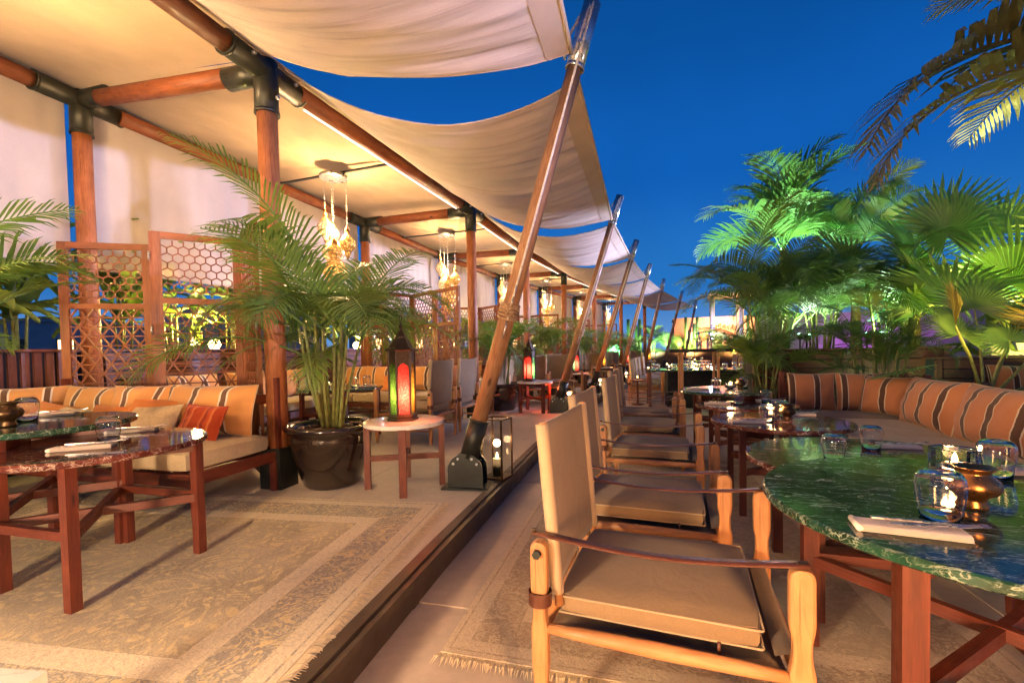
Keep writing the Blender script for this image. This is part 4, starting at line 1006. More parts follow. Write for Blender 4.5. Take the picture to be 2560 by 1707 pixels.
# gourd-shaped pendant lamps
def gourd(prof, seg=14): return prof
def pendant_cluster(i, label, power=38, detail=True, b=-1.75):
    p = loc(i, WB * .5, b, 0); h_ = head(i); zc = ZJ + .03
    t = thing('chandelier', label, 'chandelier', (p.x, p.y, 0), h_, 'clusters of pierced pendant lamps')
    MB().lathe([(.0005, zc - .025), (.155, zc - .025), (.16, zc - .02), (.16, zc + .01), (.0005, zc + .012)], (0, 0, 0), 32).build('ceiling_plate', 'steel_bright', t)
    MB().bar((0, -WB * .5 + .06, zc + .03), (0, WB * .5 - .06, zc + .03), .03, .018).build('support_rod', 'steel_black', t)
    pr1 = [(.004, .30), (.018, .27), (.022, .24), (.05, .21), (.085, .16), (.092, .12), (.08, .08), (.05, .045), (.045, .04), (.03, .0), (.012, -.04), (.002, -.06)]
    pr2 = [(.006, .46), (.02, .43), (.05, .40), (.062, .365), (.05, .33), (.028, .31), (.07, .27), (.10, .22), (.108, .18), (.09, .13), (.05, .09), (.065, .06), (.06, .03), (.03, .0), (.01, -.03), (.002, -.05)]
    spec = [((.05, .08), 1.10, pr2, 'glass_crystal', 1.2), ((-.08, -.05), 1.38, pr2, 'glass_amber', 1.3), ((.05, -.13), .92, pr1, 'glass_amber', 1.0), ((-.03, .12), .72, pr1, 'glass_crystal', 1.0)]
    for (x, y_), dz, pr, mt, s_ in spec:
        zz = zc - dz
        prf = [(r_ * s_, z_ * s_) for r_, z_ in pr]
        sh = MB().lathe(prf, (x, y_, zz), 14 if detail else 9, True).build('pendant_shade', mt, t)
        wr = MB()
        for k_ in range(10 if detail else 0):
            g_ = 2 * pi * k_ / 10; wr.tube([(x + (r_ + .002) * cos(g_ + z_ * 2), y_ + (r_ + .002) * sin(g_ + z_ * 2), zz + z_) for r_, z_ in prf], .0022, 3, False)
            g2 = g_; wr.tube([(x + (r_ + .002) * cos(g2 - z_ * 2), y_ + (r_ + .002) * sin(g2 - z_ * 2), zz + z_) for r_, z_ in prf], .0022, 3, False)
        if detail: wr.build('wire_cage', 'bronze', t)
        MB().lathe([(.005, prf[0][1]), (.03 * s_, prf[0][1] - .03), (.012, prf[0][1] + .03), (.004, prf[0][1] + .04)], (x, y_, zz), 10).build('shade_cap', 'bronze', t)
        ch = MB(); z0 = zz + prf[0][1] + .03; n_ = int((zc - .03 - z0) / .03)
        for k_ in range(n_ if detail else 0):
            c_ = V((x, y_, z0 + .015 + k_ * .03)); a_ = V((1, 0, 0)) if k_ % 2 else V((0, 1, 0))
            ch.tube([c_ + a_ * .007 * cos(g_) + V((0, 0, .017 * sin(g_))) for g_ in [q * pi / 4 for q in range(9)]], .0018, 4, False)
        if not detail: ch.tube([(x, y_, z0), (x, y_, zc - .03)], .004, 4)
        ch.build('chain', 'steel_bright', t)
    MB().lathe([(.001, -.02), (.014, -.01), (.014, .01), (.001, .02)], (.10, -.04, zc - .87), 10).build('bulb', 'bulb_warm', t)
    light('chandelier_light', 'POINT', (p.x, p.y, zc - .62), power, (1.0, .62, .31), .10)
    light('chandelier_light', 'POINT', (p.x, p.y, zc - .34), power * .12, (1.0, .52, .16), .03)
    return t
def pot(label, p, r=.34, h=.45, group='glazed planters'):
    t = thing('glazed_pot', label, 'plant pot', p, 0, group)
    k_ = r / .34
    pr = [(.0005, .0), (.195 * k_, .0), (.215 * k_, .02), (.27 * k_, h * .4), (.305 * k_, h * .68), (.312 * k_, h * .82), (.306 * k_, h * .88), (.335 * k_, h * .91), (.345 * k_, h * .95), (.338 * k_, h), (.315 * k_, h), (.30 * k_, h * .9), (.30 * k_, h * .86)]
    MB().lathe(pr, (0, 0, 0), 44).build('pot_body', 'pot_glaze', t)
    MB().disc((0, 0, 0), .302 * k_, h * .80, h * .86, 24).build('soil', 'bark_chips', t)
    c = MB(); rnd = random.Random(3)
    for q in range(70):
        g_, rr = rnd.uniform(0, 6.3), .28 * k_ * rnd.random() ** .5
        c.box((rr * cos(g_), rr * sin(g_), h * .87 + rnd.uniform(0, .035)), (rnd.uniform(.04, .1), rnd.uniform(.02, .045), .010), rnd.uniform(0, 3))
    o = c.build('bark_mulch', 'bark_chips', t); o['kind'] = 'stuff'
    return t
def planter(label, a_, b_, depth, h, side, vertical=False, base_z=0.0, n=9):
    """slatted timber planter along a_-b_, slats on the 'side' face"""
    a_, b_ = V((*a_[:2], base_z)), V((*b_[:2], base_z)); d = (b_ - a_); L = d.length; d = d / L; nn = V((-d.y, d.x, 0)) * side
    t = thing('timber_planter', label, 'planter', a_, atan2(d.y, d.x), 'slatted timber planters')
    s_ = side
    MB().box((L / 2, -s_ * depth / 2, h / 2 - .01), (L - .02, depth, h - .02)).build('inner_box', 'black_cloth', t)
    if vertical:
        k_ = int(L / .085)
        for q in range(k_): MB().bar(((q + .5) * L / k_, s_ * .014, .02), ((q + .5) * L / k_, s_ * .014, h - .03), .055, .028, up=(0, 1, 0)).build('slat', 'planter_wood', t)
    else:
        for q in range(n): 
            z = (q + .5) * (h - .03) / n; MB().bar((0, s_ * .012, z), (L, s_ * .012, z), .022, (h - .03) / n - .014).build('slat', 'planter_wood', t)
        for x in (.03, L - .03): MB().bar((x, s_ * .034, 0), (x, s_ * .034, h - .03), .05, .02, up=(0, 1, 0)).build('corner_board', 'planter_wood', t)
    MB().box((L / 2, -s_ * (depth / 2 - .02), h - .012), (L + .04, depth + .08, .024)).build('top_frame', 'planter_wood', t)
    return t

# ================================================================== THE PLACE
def wl(o, rz, x, y, z=0):      # local point of a bench frame to the world
    return V((o[0] + x * cos(rz) - y * sin(rz), o[1] + x * sin(rz) + y * cos(rz), z))
# ---- first bay on the left
rz1 = head(1) - pi / 2
b1 = (-4.05, 3.24)
bench('long low timber sofa with beige seats in front of the nearest screens', b1, rz1, 2.2, .64, .42, nc=3)
def cs(o): o.scale = (1.25, 1, .86); return o
cs(cushion('long', 'long striped cushion at the right end of the left sofa, beside the pot', wl(b1, rz1, 1.76, .54, .60), rz1, .22))
o = cushion('mid', 'striped cushion wedged in the middle of the left sofa', wl(b1, rz1, 1.22, .50, .60), rz1 + .25, .3); o.scale = (1, 1, .88)
cs(cushion('long', 'striped cushion in the left part of the left sofa, behind the metal pot', wl(b1, rz1, .66, .55, .59), rz1, .22))
o = cushion('mid', 'striped cushion cut by the left edge of the photo', wl(b1, rz1, .02, .42, .59), rz1 + .9, .2); o.scale = (1, 1, .86)
TP = 'throw pillows on the left sofa'
cushion('red', 'small red striped pillow at the right end of the left sofa', wl(b1, rz1, 1.90, .36, .535), rz1 + .05, .45, .05, TP, 'pillow')
cushion('be', 'beige textured pillow leaning beside the red striped pillow', wl(b1, rz1, 1.54, .30, .53), rz1 + .08, .5, -.06, TP, 'pillow')
cushion('or', 'orange pillow behind the beige textured pillow', wl(b1, rz1, 1.38, .42, .56), rz1 + .1, .4, .05, TP, 'pillow')
cushion('or', 'orange pillow lying in the middle of the left sofa', wl(b1, rz1, .98, .36, .52), rz1 - .1, .55, .0, TP, 'pillow')
cushion('be', 'pale pillow half hidden behind the green marble table', wl(b1, rz1, .72, .32, .51), rz1, .7, .05, TP, 'pillow')
cushion('or', 'orange pillow near the left end of the left sofa', wl(b1, rz1, .40, .38, .52), rz1, .5, .1, TP, 'pillow')
screen('nearest folding lattice screen behind the left sofa, hexagons above and triangles below', [loc(1, 2.30, .02), loc(1, 1.69, .38), loc(1, 1.22, .03), loc(1, .80, .50), loc(1, .20, .06)])
round_table('lower round table with red marble top on the left rug', (-1.90, 2.06), .60, .425, 'marble_red', rz1, legr=.265)
round_table('higher round green marble table overlapping the red one on the left', (-2.36, 2.20), .68, .42, 'marble_green', rz1 + .05, legr=.255)
tumbler2('upturned tumbler on the red marble table at left', (-1.875, 2.10, .601), 1.0)
tumbler2('upturned tumbler behind the dark metal pot at left', (-2.42, 2.26, .681), 1.0)
brass_pot('dark metal pot on the green marble table at left', (-2.32, 2.08, .681), 1.0, 'bronze_dark')
place('on the red marble table at left, in front of the tumbler', (-1.83, 1.93), .35, .60); place('on the red marble table at left, behind the tumbler', (-1.98, 2.36), .35, .60)
place('on the green marble table at left', (-2.50, 2.47), .3, .68)
ms = thing('side_table', 'corner of a pale marble side table at the bottom left edge', 'side table', (-1.08, .62, 0), -.12)
MB().box((0, 0, .455), (.58, .30, .03)).build('tabletop', 'marble_white', ms)
for sx_ in (-1, 1):
    for sy in (-1, 1): MB().bar((sx_ * .26, sy * .12, 0), (sx_ * .26, sy * .12, .44), .035, .035).build('leg', 'table_wood', ms)
def mkrug(label, c, rz, W, Hh, mat, z, ends):
    t = thing('patterned_rug', label, 'rug', (c[0], c[1], z), rz, 'oriental rugs')
    MB().box((0, 0, .005), (W, Hh, .009)).build('pile', mat, t)
    m = MB(); rnd = random.Random(5)
    for axis, s_ in ends:
        n_ = int((Hh if axis == 'x' else W) / .0065)
        for k_ in range(n_):
            q = ((k_ + .5) / n_ - .5) * (Hh if axis == 'x' else W); g_ = rnd.gauss(0, .16) + .12 * sin(k_ * .23); l_ = rnd.uniform(.055, .075); zz = rnd.uniform(.001, .009)
            wv = .15 * sin(q * 7)
            if axis == 'x': a_ = V((s_ * W / 2, q, .006)); d_ = V((s_, g_ + wv, 0))
            else: a_ = V((q, s_ * Hh / 2, .006)); d_ = V((g_ + wv, s_, 0))
            d_ = d_.normalized() * l_; w_ = V((-d_.y, d_.x, 0)).normalized() * .0030
            m.add([a_ - w_, a_ + w_, a_ + d_ * .5 + w_ + V((0, 0, zz)), a_ + d_ * .5 - w_ + V((0, 0, zz)), a_ + d_ + V((0, 0, -.004))], [(0, 1, 2, 3), (3, 2, 4)])
    o = m.build('fringe', 'fringe', t); o['kind'] = 'stuff'
    return t
rr = R(-9.5)
mkrug('large Persian rug with floral border and pale fringe on the left platform', (-.465 - 1.45 * cos(rr) + .92 * sin(rr), 2.89 - 1.45 * sin(rr) - .95 * cos(rr)), rr, 2.9, 1.95, 'rug_persian', 0.0, [('x', 1)])
r2 = R(-15.5)
mkrug('worn beige rug with orange-lit fringe under the nearest canvas chair', (-.29 + 1.0 * cos(r2) - 1.7 * sin(r2), 1.68 + 1.0 * sin(r2) + 1.7 * cos(r2)), r2, 2.0, 3.4, 'rug_worn', LOW + .001, [('y', -1)])
pot('large glossy black-brown pot beside the nearest timber column', (-1.385, 3.45, 0), .325, .46)
areca('areca_palm', 'big areca palm with arching fronds growing in the large glossy pot', (-1.385, 3.45, 0), h=1.22, n=36, sc=1.02, seed=14, stems=15, rmax=.09, fmin=.70, inc0=.16, avoid=-.55)
stool('nearest round marble stool, under the tall red and yellow lantern', (-.80, 3.33, 0), head(1) - .35)
lantern('nearest tall lantern with glowing red, green and yellow glass on the round marble stool', (-.81, 3.34, .49), R(-9), ('glass_yellow', 'glass_teal', 'glass_yellow', 'glass_green', 'glass_red', 'glass_yellow'), 1.03)
light('lantern_light', 'POINT', (-.70, 3.18, .62), 1.2, (1, .16, .06), .05)
box_lantern('square glass floor lantern behind the nearest raking pole', (-.13, 3.52, 0), head(1) - .2)
areca('areca_palm', 'areca palm whose fronds reach in from the upper left edge', (-3.75, 2.55, 0), h=1.7, n=30, sc=1.0, seed=5, stems=7, zbase=.35)
pot('glossy pot just outside the left edge of the photo', (-3.75, 2.55, 0), .34, .45)

# ---- second bay on the left
rz2 = head(2) - pi / 2
o2 = loc(2, 2.2, -.86)
bench('timber sofa closing the second bay, with striped cushions below lattice screens', o2, rz2, 2.0, .64, .42, nc=3)
for k_, (x, kd) in enumerate(((.25, 'mid'), (.85, 'long'), (1.42, 'mid'), (1.85, 'short'))):
    c_ = cushion(kd, f'striped cushion on the second bay sofa, {["leftmost", "second from the left", "third from the left", "rightmost beside the tall chairs"][k_]} of its row', wl(o2, rz2, x, .54, .61), rz2 + .1 * (k_ % 2), .22); c_.scale = (1, 1, .88)
os_ = loc(2, 2.28, -.88); rzs = head(2) + pi
bench('timber side sofa along the planters of the second bay, seat lit yellow', loc(2, 1.62, -2.95), head(2) , 2.0, .62, .42, nc=2, mat='seat_fabric')
for k_, x in enumerate((.3, .95, 1.6)):
    c_ = cushion('mid', f'striped cushion on the yellow-lit side sofa of the second bay, {["nearest", "middle", "farthest"][k_]} one', wl(loc(2, 1.62, -2.95), head(2), x, .54, .61), head(2), .22); c_.scale = (1, 1, .88)
cushion('or', 'orange pillow on the second bay sofa near the screen', wl(o2, rz2, 1.15, .36, .53), rz2, .45, .0, 'throw pillows in the second bay', 'pillow')
screen('second folding lattice screen, seen through the palm and behind the tall chairs', [loc(2, 2.2, .25), loc(2, 1.64, .12), loc(2, 1.40, .62), loc(2, .80, .32), loc(2, .22, .02)], 1.98)
round_table('round green marble table in the second bay, in front of the yellow-lit sofa', (-2.02, 5.35), .60, .48, 'marble_green', rz2)
candle_glass('lit candle in glass on the second bay table', (-2.15, 5.3, .601)); brass_pot('dark metal pot beside the candle in the second bay', (-2.02, 5.38, .601), .9, 'bronze_dark')
tumbler2('upturned tumbler on the second bay table, right of its pot', (-1.84, 5.3, .601)); tumbler2('upturned tumbler at the right edge of the second bay table', (-1.76, 5.5, .601))
place('on the second bay table', (-1.68, 5.25), .4, .60, False)
CH = safari_chair('nearest canvas safari chair, with leather arm strap and thick seat cushion')
CH.location = (.49, 1.49, LOW + .011); CH.rotation_euler = (0, 0, R(-21))
chs = [((.685, 2.31), -20.5, 'second canvas chair of the near row on the right, beside the green marble table'), ((1.08, 3.50), -21, 'third canvas chair of the near row on the right'),
       ((1.34, 4.52), -21, 'fourth canvas chair of the near row on the right'), ((1.60, 5.45), -21, 'farthest canvas chair of the near row on the right')]
for (x, y), a_, lab in chs: clone(CH, (x, y, LOW + (.011 if y < 4.6 else 0)), R(a_), lab)
for (x, y, a_, lab) in ((-1.10, 5.22, 163, 'left one of the two tall canvas chairs facing the second bay table'), (-.88, 5.98, 163, 'right one of the two tall canvas chairs facing the second bay table')):
    clone(CH, (x, y, 0), R(a_), lab)
pot('glossy pot at the second column, left of the second raking pole', (-.17, 7.62, 0), .34, .45)
areca('areca_palm', 'areca palm in the pot at the second column', (-.17, 7.62, 0), h=1.2, n=26, sc=.85, seed=21, stems=7)
stool('second round marble stool from the camera, with a red and green lantern', (.36, 7.32, 0), head(2))
lantern('lantern with red and pale green glass on the second marble stool', (.28, 7.30, .49), R(20), ('glass_red', 'glass_teal', 'glass_red', 'glass_red', 'glass_teal', 'glass_teal'))
light('lantern_light', 'POINT', (.62, 7.30, .42), 2.2, (1, .12, .04), .05)
box_lantern('square glass floor lantern behind the second raking pole', (.92, 7.42, 0), head(2))
# ---- the bays further on
def far_bay(i, word):
    rz = head(i) - pi / 2; o = loc(i, 2.15, -.84)
    bench(f'timber sofa with beige seats at the end of the {word} bay', o, rz, 1.9, .64, .42, nc=2)
    for k_, x in enumerate((.3, .95, 1.6)):
        c_ = cushion('mid', f'striped cushion on the {word} bay sofa, {["left", "middle", "right"][k_]} one', wl(o, rz, x, .54, .61), rz, .22); c_.scale = (1, 1, .88)
    screen(f'folding lattice screen at the end of the {word} bay', [loc(i, 2.2, .2), loc(i, 1.64, .05), loc(i, 1.2, .40), loc(i, .70, .05), loc(i, .22, .22)], 1.98)
    tp = loc(i, .95, -1.9)
    round_table(f'round marble table in the {word} bay', (tp.x, tp.y), .60, .42, 'marble_red' if i % 2 else 'marble_green', rz)
    candle_glass(f'lit candle in glass on the {word} bay table', (tp.x, tp.y, .601)); tumbler2(f'upturned tumbler beside the candle in the {word} bay', (tp.x + .15, tp.y + .1, .601))
    for k_, (a_, b_) in enumerate(((.15, -2.25), (.13, -1.45))):
        c_ = loc(i, a_, b_); clone(CH, (c_.x, c_.y, 0), head(i) + pi / 2 - .1, f'canvas chair in the {word} bay, {["nearer", "farther"][k_]} of its pair at the sofa table')
    if i < 7:
        c_ = loc(i, -.28, .55); pot(f'glossy pot beside the {word} column of the front row', c_, .32, .43)
        areca('areca_palm', f'areca palm in the pot beside the {word} column of the front row', c_, h=1.2, n=22, sc=.85, seed=30 + i, stems=6)
        c_ = loc(i, -.95, .45); stool(f'round marble stool beside the {word} raking pole', c_, rz, .49, .27)
        lantern(f'lantern with {["yellow", "red"][i % 2]} glass on the stool beside the {word} raking pole', c_ + V((0, 0, .49)), rz, (('glass_yellow', 'glass_amber'), ('glass_red', 'glass_teal'))[i % 2], .9)
        light('lantern_light', 'POINT', (c_.x + .2, c_.y - .15, .6), 1.5, ((1, .5, .1), (1, .12, .05))[i % 2], .05)
        q = V((*P0[i], 0)) + VV[i] * .3 - UL[i] * .12; box_lantern(f'square glass floor lantern behind the {word} raking pole', q, rz)
for i, wd in ((3, 'third'), (4, 'fourth'), (5, 'fifth'), (6, 'sixth')): far_bay(i, wd)
# chairs facing the camera inside the third and fourth bays, by the platform edge
for (x, y, a_, lab) in ((.95, 8.85, -80, 'canvas chair facing the camera behind the second marble stool'), (.28, 7.95 + .5, 100, 'canvas chair with its back to the camera beside the second palm pot'), (2.35, 12.3, -80, 'canvas chair facing the camera at the fourth pole'), (4.9, 17.2, -60, 'canvas chair facing the camera far along the platform')):
    clone(CH, (x, y, 0), R(a_), lab)
for i in range(1, 8):
    pendant_cluster(i, f'cluster of pierced pendant lamps in the {nm[i]} bay' if i > 1 else 'cluster of pendant lamps above the left tables, outside the picture', (98, 46, 40, 34, 34, 32, 32)[i - 1], i < 5)
# ---- planters, plants and yellow lamps along the back
for i in range(1, 8):
    s0, s1 = loc(i, 2.55, -3.3 if i > 1 else -2.6), loc(i, 2.55, .28)
    planter(f'slatted timber planter behind the {nm[i]} bay', s0, s1, .42, 1.08, -1, i == 1, 0, 11)
    for k_ in range(6 if i < 4 else 4):
        q = loc(i, 2.72 + .1 * (k_ % 2), -3.0 + k_ * (.6 if i < 4 else .95), 1.04)
        if i > 5 and k_ % 2: continue
        bamboo(f'leafy green plant in the planter behind the {nm[i]} bay, {["nearest", "second", "third", "fourth", "fifth", "farthest"][k_ if k_ < 3 or i < 4 else 5]} of its row', q, 1.3, 5, 50 + i * 5 + k_, leaves=44 if i < 4 else 22, sc=1.15)
def garden_lamp(label, p, col, power, em, aim, angle=110, cat='garden light', size=.05, gz=LOW):
    t = thing('garden_uplight', label, cat, p, 0, 'garden uplights')
    d = (V(aim) - V(p)).normalized()
    MB().tube([V((0, 0, 0)) - d * .07, V((0, 0, 0))], .045, 14).build('housing', 'steel_black', t)
    MB().tube([d * .002, d * .006], .038, 14).build('lens', em, t)
    MB().tube([(0, 0, gz - p[2]), (0, 0, -.02)], .012, 6).build('spike', 'steel_black', t)
    light('garden_light', 'SPOT', V(p) + d * .03, power, col, size, aim, angle, .8)
for i, b_, e in ((1, -1.3, 70), (2, -2.15, 90), (3, -2.25, 90), (4, -2.0, 80), (5, -1.9, 70), (6, -1.9, 60)):
    p = loc(i, 2.86, b_, 1.16); e *= .7; q = loc(i, 2.35, b_ - .5, 1.62)
    garden_lamp(f'glaring yellow uplight among the plants behind the {nm[i]} bay', p, (1, .72, .18), e, 'flood_yellow', q, 150, gz=1.0)
    pp = MB().lathe([(.001, -.07), (.05, -.05), (.07, 0), (.05, .05), (.001, .07)], (0, 0, 0), 14).build('globe_lamp', 'flood_yellow', None, loc(i, 2.66, b_ + .12, 1.14)); tag(pp, f'glowing yellow globe lamp in the planter behind the {nm[i]} bay', 'lamp', 'globe lamps in the back planters')
    light('globe_light', 'POINT', loc(i, 2.55, b_, 1.42), e * .22, (1, .66, .2), .07)
bs = MB().lathe([(.001, -.03), (.025, -.02), (.03, 0), (.025, .02), (.001, .03)], (0, 0, 0), 12).build('spot_lamp', 'bulb_blue', None, loc(3, 2.52, -1.55, 1.10)); tag(bs, 'small blue-white spot lamp shining through the second screen', 'lamp')
light('spot_light', 'POINT', loc(3, 2.44, -1.6, 1.16), 14, (.45, .5, 1.0), .03)

# ---- right side, lower floor: tables, corner sofa
RT = 'right row of tables'
round_table('nearest round table with dark green veined marble top, in the right foreground', (1.335, 1.235), .68, .575, 'marble_green', R(-18), legr=.36, base_z=LOW, lw=.05)
round_table('brown marble round table tucked under the far side of the nearest green one', (1.64, 2.04), .61, .53, 'marble_red', R(-18), legr=.33, base_z=LOW, lw=.046)
round_table('round table with red-brown marble top in the middle of the right row', (1.86, 3.17), .61, .44, 'marble_red', R(-18), legr=.275, base_z=LOW)
round_table('small red-brown marble table tucked under the farthest green table of the right row', (2.10, 4.10), .61, .42, 'marble_red', R(-18), legr=.26, base_z=LOW)
round_table('green marble round table at the far end of the right row, by the tray stand', (2.25, 4.80), .68, .46, 'marble_green', R(-18), legr=.28, base_z=LOW)
tumbler2('large upturned tumbler nearest the camera, left of the copper pot', (1.085, 1.15, .531), 1.08)
tumbler2('upturned tumbler right of the crystal candle holder on the nearest green table', (1.60, 1.50, .531), 1.06)
brass_pot('shiny copper pot on the nearest green marble table', (1.245, 1.225, .531), 1.0)
candle_glass('square-cut crystal candle holder glowing on the nearest green table', (1.515, 1.555, .531), 1.08, True)
place('at the front edge of the nearest green table', (.94, 1.075), R(-24), .53); place('at the right edge of the photo on the nearest green table', (1.75, 1.53), R(-10), .53)
tumbler2('upturned tumbler on the brown table, the one standing alone', (1.45, 2.05, .461)); tumbler2('upturned tumbler beside a napkin on the brown table', (1.77, 2.24, .461))
place('on the brown table beside its tumbler', (1.90, 2.26), R(-14), .46); place('at the left of the brown table', (1.24, 1.86), R(-14), .46, False)
tumbler2('upturned tumbler in front of the candle on the middle table', (1.75, 3.13, .461)); tumbler2('upturned tumbler behind the candle on the middle table', (1.98, 3.34, .461))
candle_glass('glowing candle glass on the middle table of the right row', (1.84, 3.23, .461)); brass_pot('dark metal pot beside the candle on the middle table', (1.93, 3.19, .461), .95, 'bronze_dark')
place('at the near left of the middle table', (1.60, 3.09), R(-16), .46); place('at the far right of the middle table', (2.13, 3.38), R(-16), .46)
tumbler2('upturned tumbler on the small red-brown table', (2.04, 4.10, .461)); tumbler2('upturned tumbler at the right of the small red-brown table', (2.33, 4.17, .461))
place('at the left of the small red-brown table', (1.86, 4.12), R(-16), .46); place('at the right of the small red-brown table', (2.42, 4.28), R(-16), .46)
tumbler2('upturned tumbler left of the candle on the farthest green table', (2.17, 4.84, .531)); tumbler2('upturned tumbler right of the candle on the farthest green table', (2.52, 4.95, .531))
candle_glass('bronze-tinted candle glass glowing on the farthest green table', (2.34, 4.88, .531), 1.1); brass_pot('dark metal pot on the farthest green table', (2.43, 4.84, .531), .9, 'bronze_dark')
place('at the left of the farthest green table', (1.98, 4.85), R(-16), .53); place('at the back right of the farthest green table', (2.50, 5.10), R(-16), .53)
zs = .29 - LOW
rzw = R(-110)
ow = (2.92, 4.40)
bench('right corner sofa wing running towards the camera behind the marble tables', ow, rzw, 2.7, .80, zs, nc=3, base_z=LOW, group='right corner sofa')
rzf = R(-20); of = (2.78, 4.45)
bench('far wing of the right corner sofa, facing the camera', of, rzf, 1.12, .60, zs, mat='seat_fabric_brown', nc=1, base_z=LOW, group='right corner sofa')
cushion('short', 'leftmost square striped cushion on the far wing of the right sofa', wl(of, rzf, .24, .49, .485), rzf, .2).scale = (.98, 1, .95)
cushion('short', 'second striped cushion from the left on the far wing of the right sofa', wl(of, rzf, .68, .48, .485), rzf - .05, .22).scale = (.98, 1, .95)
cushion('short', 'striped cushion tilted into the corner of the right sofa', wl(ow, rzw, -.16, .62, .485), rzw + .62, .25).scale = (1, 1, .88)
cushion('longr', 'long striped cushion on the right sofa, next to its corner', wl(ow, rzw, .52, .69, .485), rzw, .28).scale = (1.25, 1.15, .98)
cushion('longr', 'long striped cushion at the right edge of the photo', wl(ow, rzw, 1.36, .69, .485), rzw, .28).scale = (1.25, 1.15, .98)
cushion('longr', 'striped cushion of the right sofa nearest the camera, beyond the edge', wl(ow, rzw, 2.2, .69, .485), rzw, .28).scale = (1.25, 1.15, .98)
of2 = (4.70, 4.30)
bench('farther sofa behind the right corner sofa', of2, R(-28), 1.9, .6, zs + .04, nc=2, base_z=LOW, group='right back sofas')
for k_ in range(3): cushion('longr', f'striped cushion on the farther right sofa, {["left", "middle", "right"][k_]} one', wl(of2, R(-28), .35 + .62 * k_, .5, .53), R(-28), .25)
# ---- tray stand, cloth-covered table, far tables and chairs
ts = thing('tray_stand', 'folding wooden stand with a dark tray, in the middle distance', 'tray stand', (2.66, 6.5, LOW), R(-14))
for sx_ in (-1, 1):
    for sy in (-1, 1): MB().bar((sx_ * .24, sy * .2, 0), (sx_ * .235, -sy * .2 * .0 + sy * .16, 1.06), .035, .03).build('leg', 'chair_wood', ts)
    MB().bar((sx_ * .24, -.2, .45), (sx_ * .24, .2, .45), .025, .03).build('stretcher', 'chair_wood', ts)
tr = MB(); tr.box((0, 0, 1.075), (.80, .5, .02)); tr.bar((-.40, -.25, 1.09), (.40, -.25, 1.09), .02, .035).bar((-.40, .25, 1.09), (.40, .25, 1.09), .02, .035).bar((-.40, -.25, 1.09), (-.40, .25, 1.09), .02, .035).bar((.40, -.25, 1.09), (.40, .25, 1.09), .02, .035)
tr.build('tray', 'black_cloth', ts)
for k_, (x, lab) in enumerate(((.02, 'clear water bottle standing on the tray stand'), (.16, 'second clear bottle on the tray stand, right of the first'))):
    o = MB().lathe([(.0005, 0), (.036, 0), (.038, .01), (.038, .14), (.015, .19), (.014, .24), (.016, .245), (.016, .265), (.0005, .265)], (0, 0, 0), 18).build('bottle', 'clear_glass', None, wl((2.66, 6.5), R(-14), x, .05, LOW + 1.087)); tag(o, lab, 'bottle')
ct = thing('buffet_table', 'long table under black cloth with a green glass top, behind the tray stand', 'table', (3.62, 8.75, LOW), R(-14))
MB().box((0, 0, .34), (1.25, .7, .68)).build('table_cloth', 'black_cloth', ct); MB().box((-.05, 0, .70), (1.95, .85, .03)).build('tabletop', 'marble_green', ct)
for sx_ in (-1, 1):
    for sy in (-1, 1): MB().bar((sx_ * .9 - .05, sy * .35, 0), (sx_ * .9 - .05, sy * .35, .685), .06, .06).build('leg', 'table_wood', ct)
for k_ in range(12):
    x = -.85 + (k_ % 6) * .30 + .05 * (k_ // 6); q = wl((3.62, 8.75), R(-14), x, .22 if k_ < 6 else -.2, LOW + .716)
    if k_ in (1, 4, 9): candle_glass(f'lit candle on the black-clothed table, {["", "left of the stand leg", "", "", "between the stand legs", "", "", "", "", "at its right front"][k_]}', q)
    else: tag(tumbler2(f'small upturned tumbler on the black-clothed table, {["back", "front"][k_ // 6]} row, {["leftmost", "second from left", "third from left", "third from right", "second from right", "rightmost"][k_ % 6]}', q), group='tumblers on the black-clothed table')
for k_, (x, y) in enumerate(((2.84, 9.62), (3.12, 10.5), (3.42, 11.35), (3.74, 12.2), (4.1, 13.05))):
    clone(CH, (x, y, LOW), R(-20), f'canvas chair of the far right row, {["nearest to the camera, at the candle", "second", "third", "fourth", "farthest"][k_]}')
cb = candle_glass('bright candle on the far row, seen above the first far chair', (2.52, 9.15, .36))
pb = thing('candle_table', 'tiny round stand carrying the bright candle by the far chairs', 'side table', (2.52, 9.15, LOW))
MB().disc((0, 0, 0), .16, .48, .508, 24).build('tabletop', 'table_wood', pb); MB().tube([(0, 0, 0), (0, 0, .48)], .02, 8).build('leg', 'table_wood', pb); MB().disc((0, 0, 0), .12, 0, .015, 20).build('foot', 'table_wood', pb)
for k_, (x, y) in enumerate(((4.3, 10.6), (5.0, 12.6), (6.1, 15.2))):
    w_ = ['nearest', 'middle', 'farthest'][k_]
    round_table(f'{w_} of the far candlelit tables beyond the black-clothed one', (x, y), .68, .5, 'marble_green', .2, legr=.3, base_z=LOW)
    candle_glass(f'lit candle on the {w_} far table', (x, y, .531)); 
    for q in range(2): tumbler2(f'{["left", "right"][q]} upturned tumbler on the {w_} far table', (x - .2 + .4 * q, y - .1, .531))
    clone(CH, (x + .9, y - .2, LOW), R(165), f'canvas chair on the right of the {w_} far table')
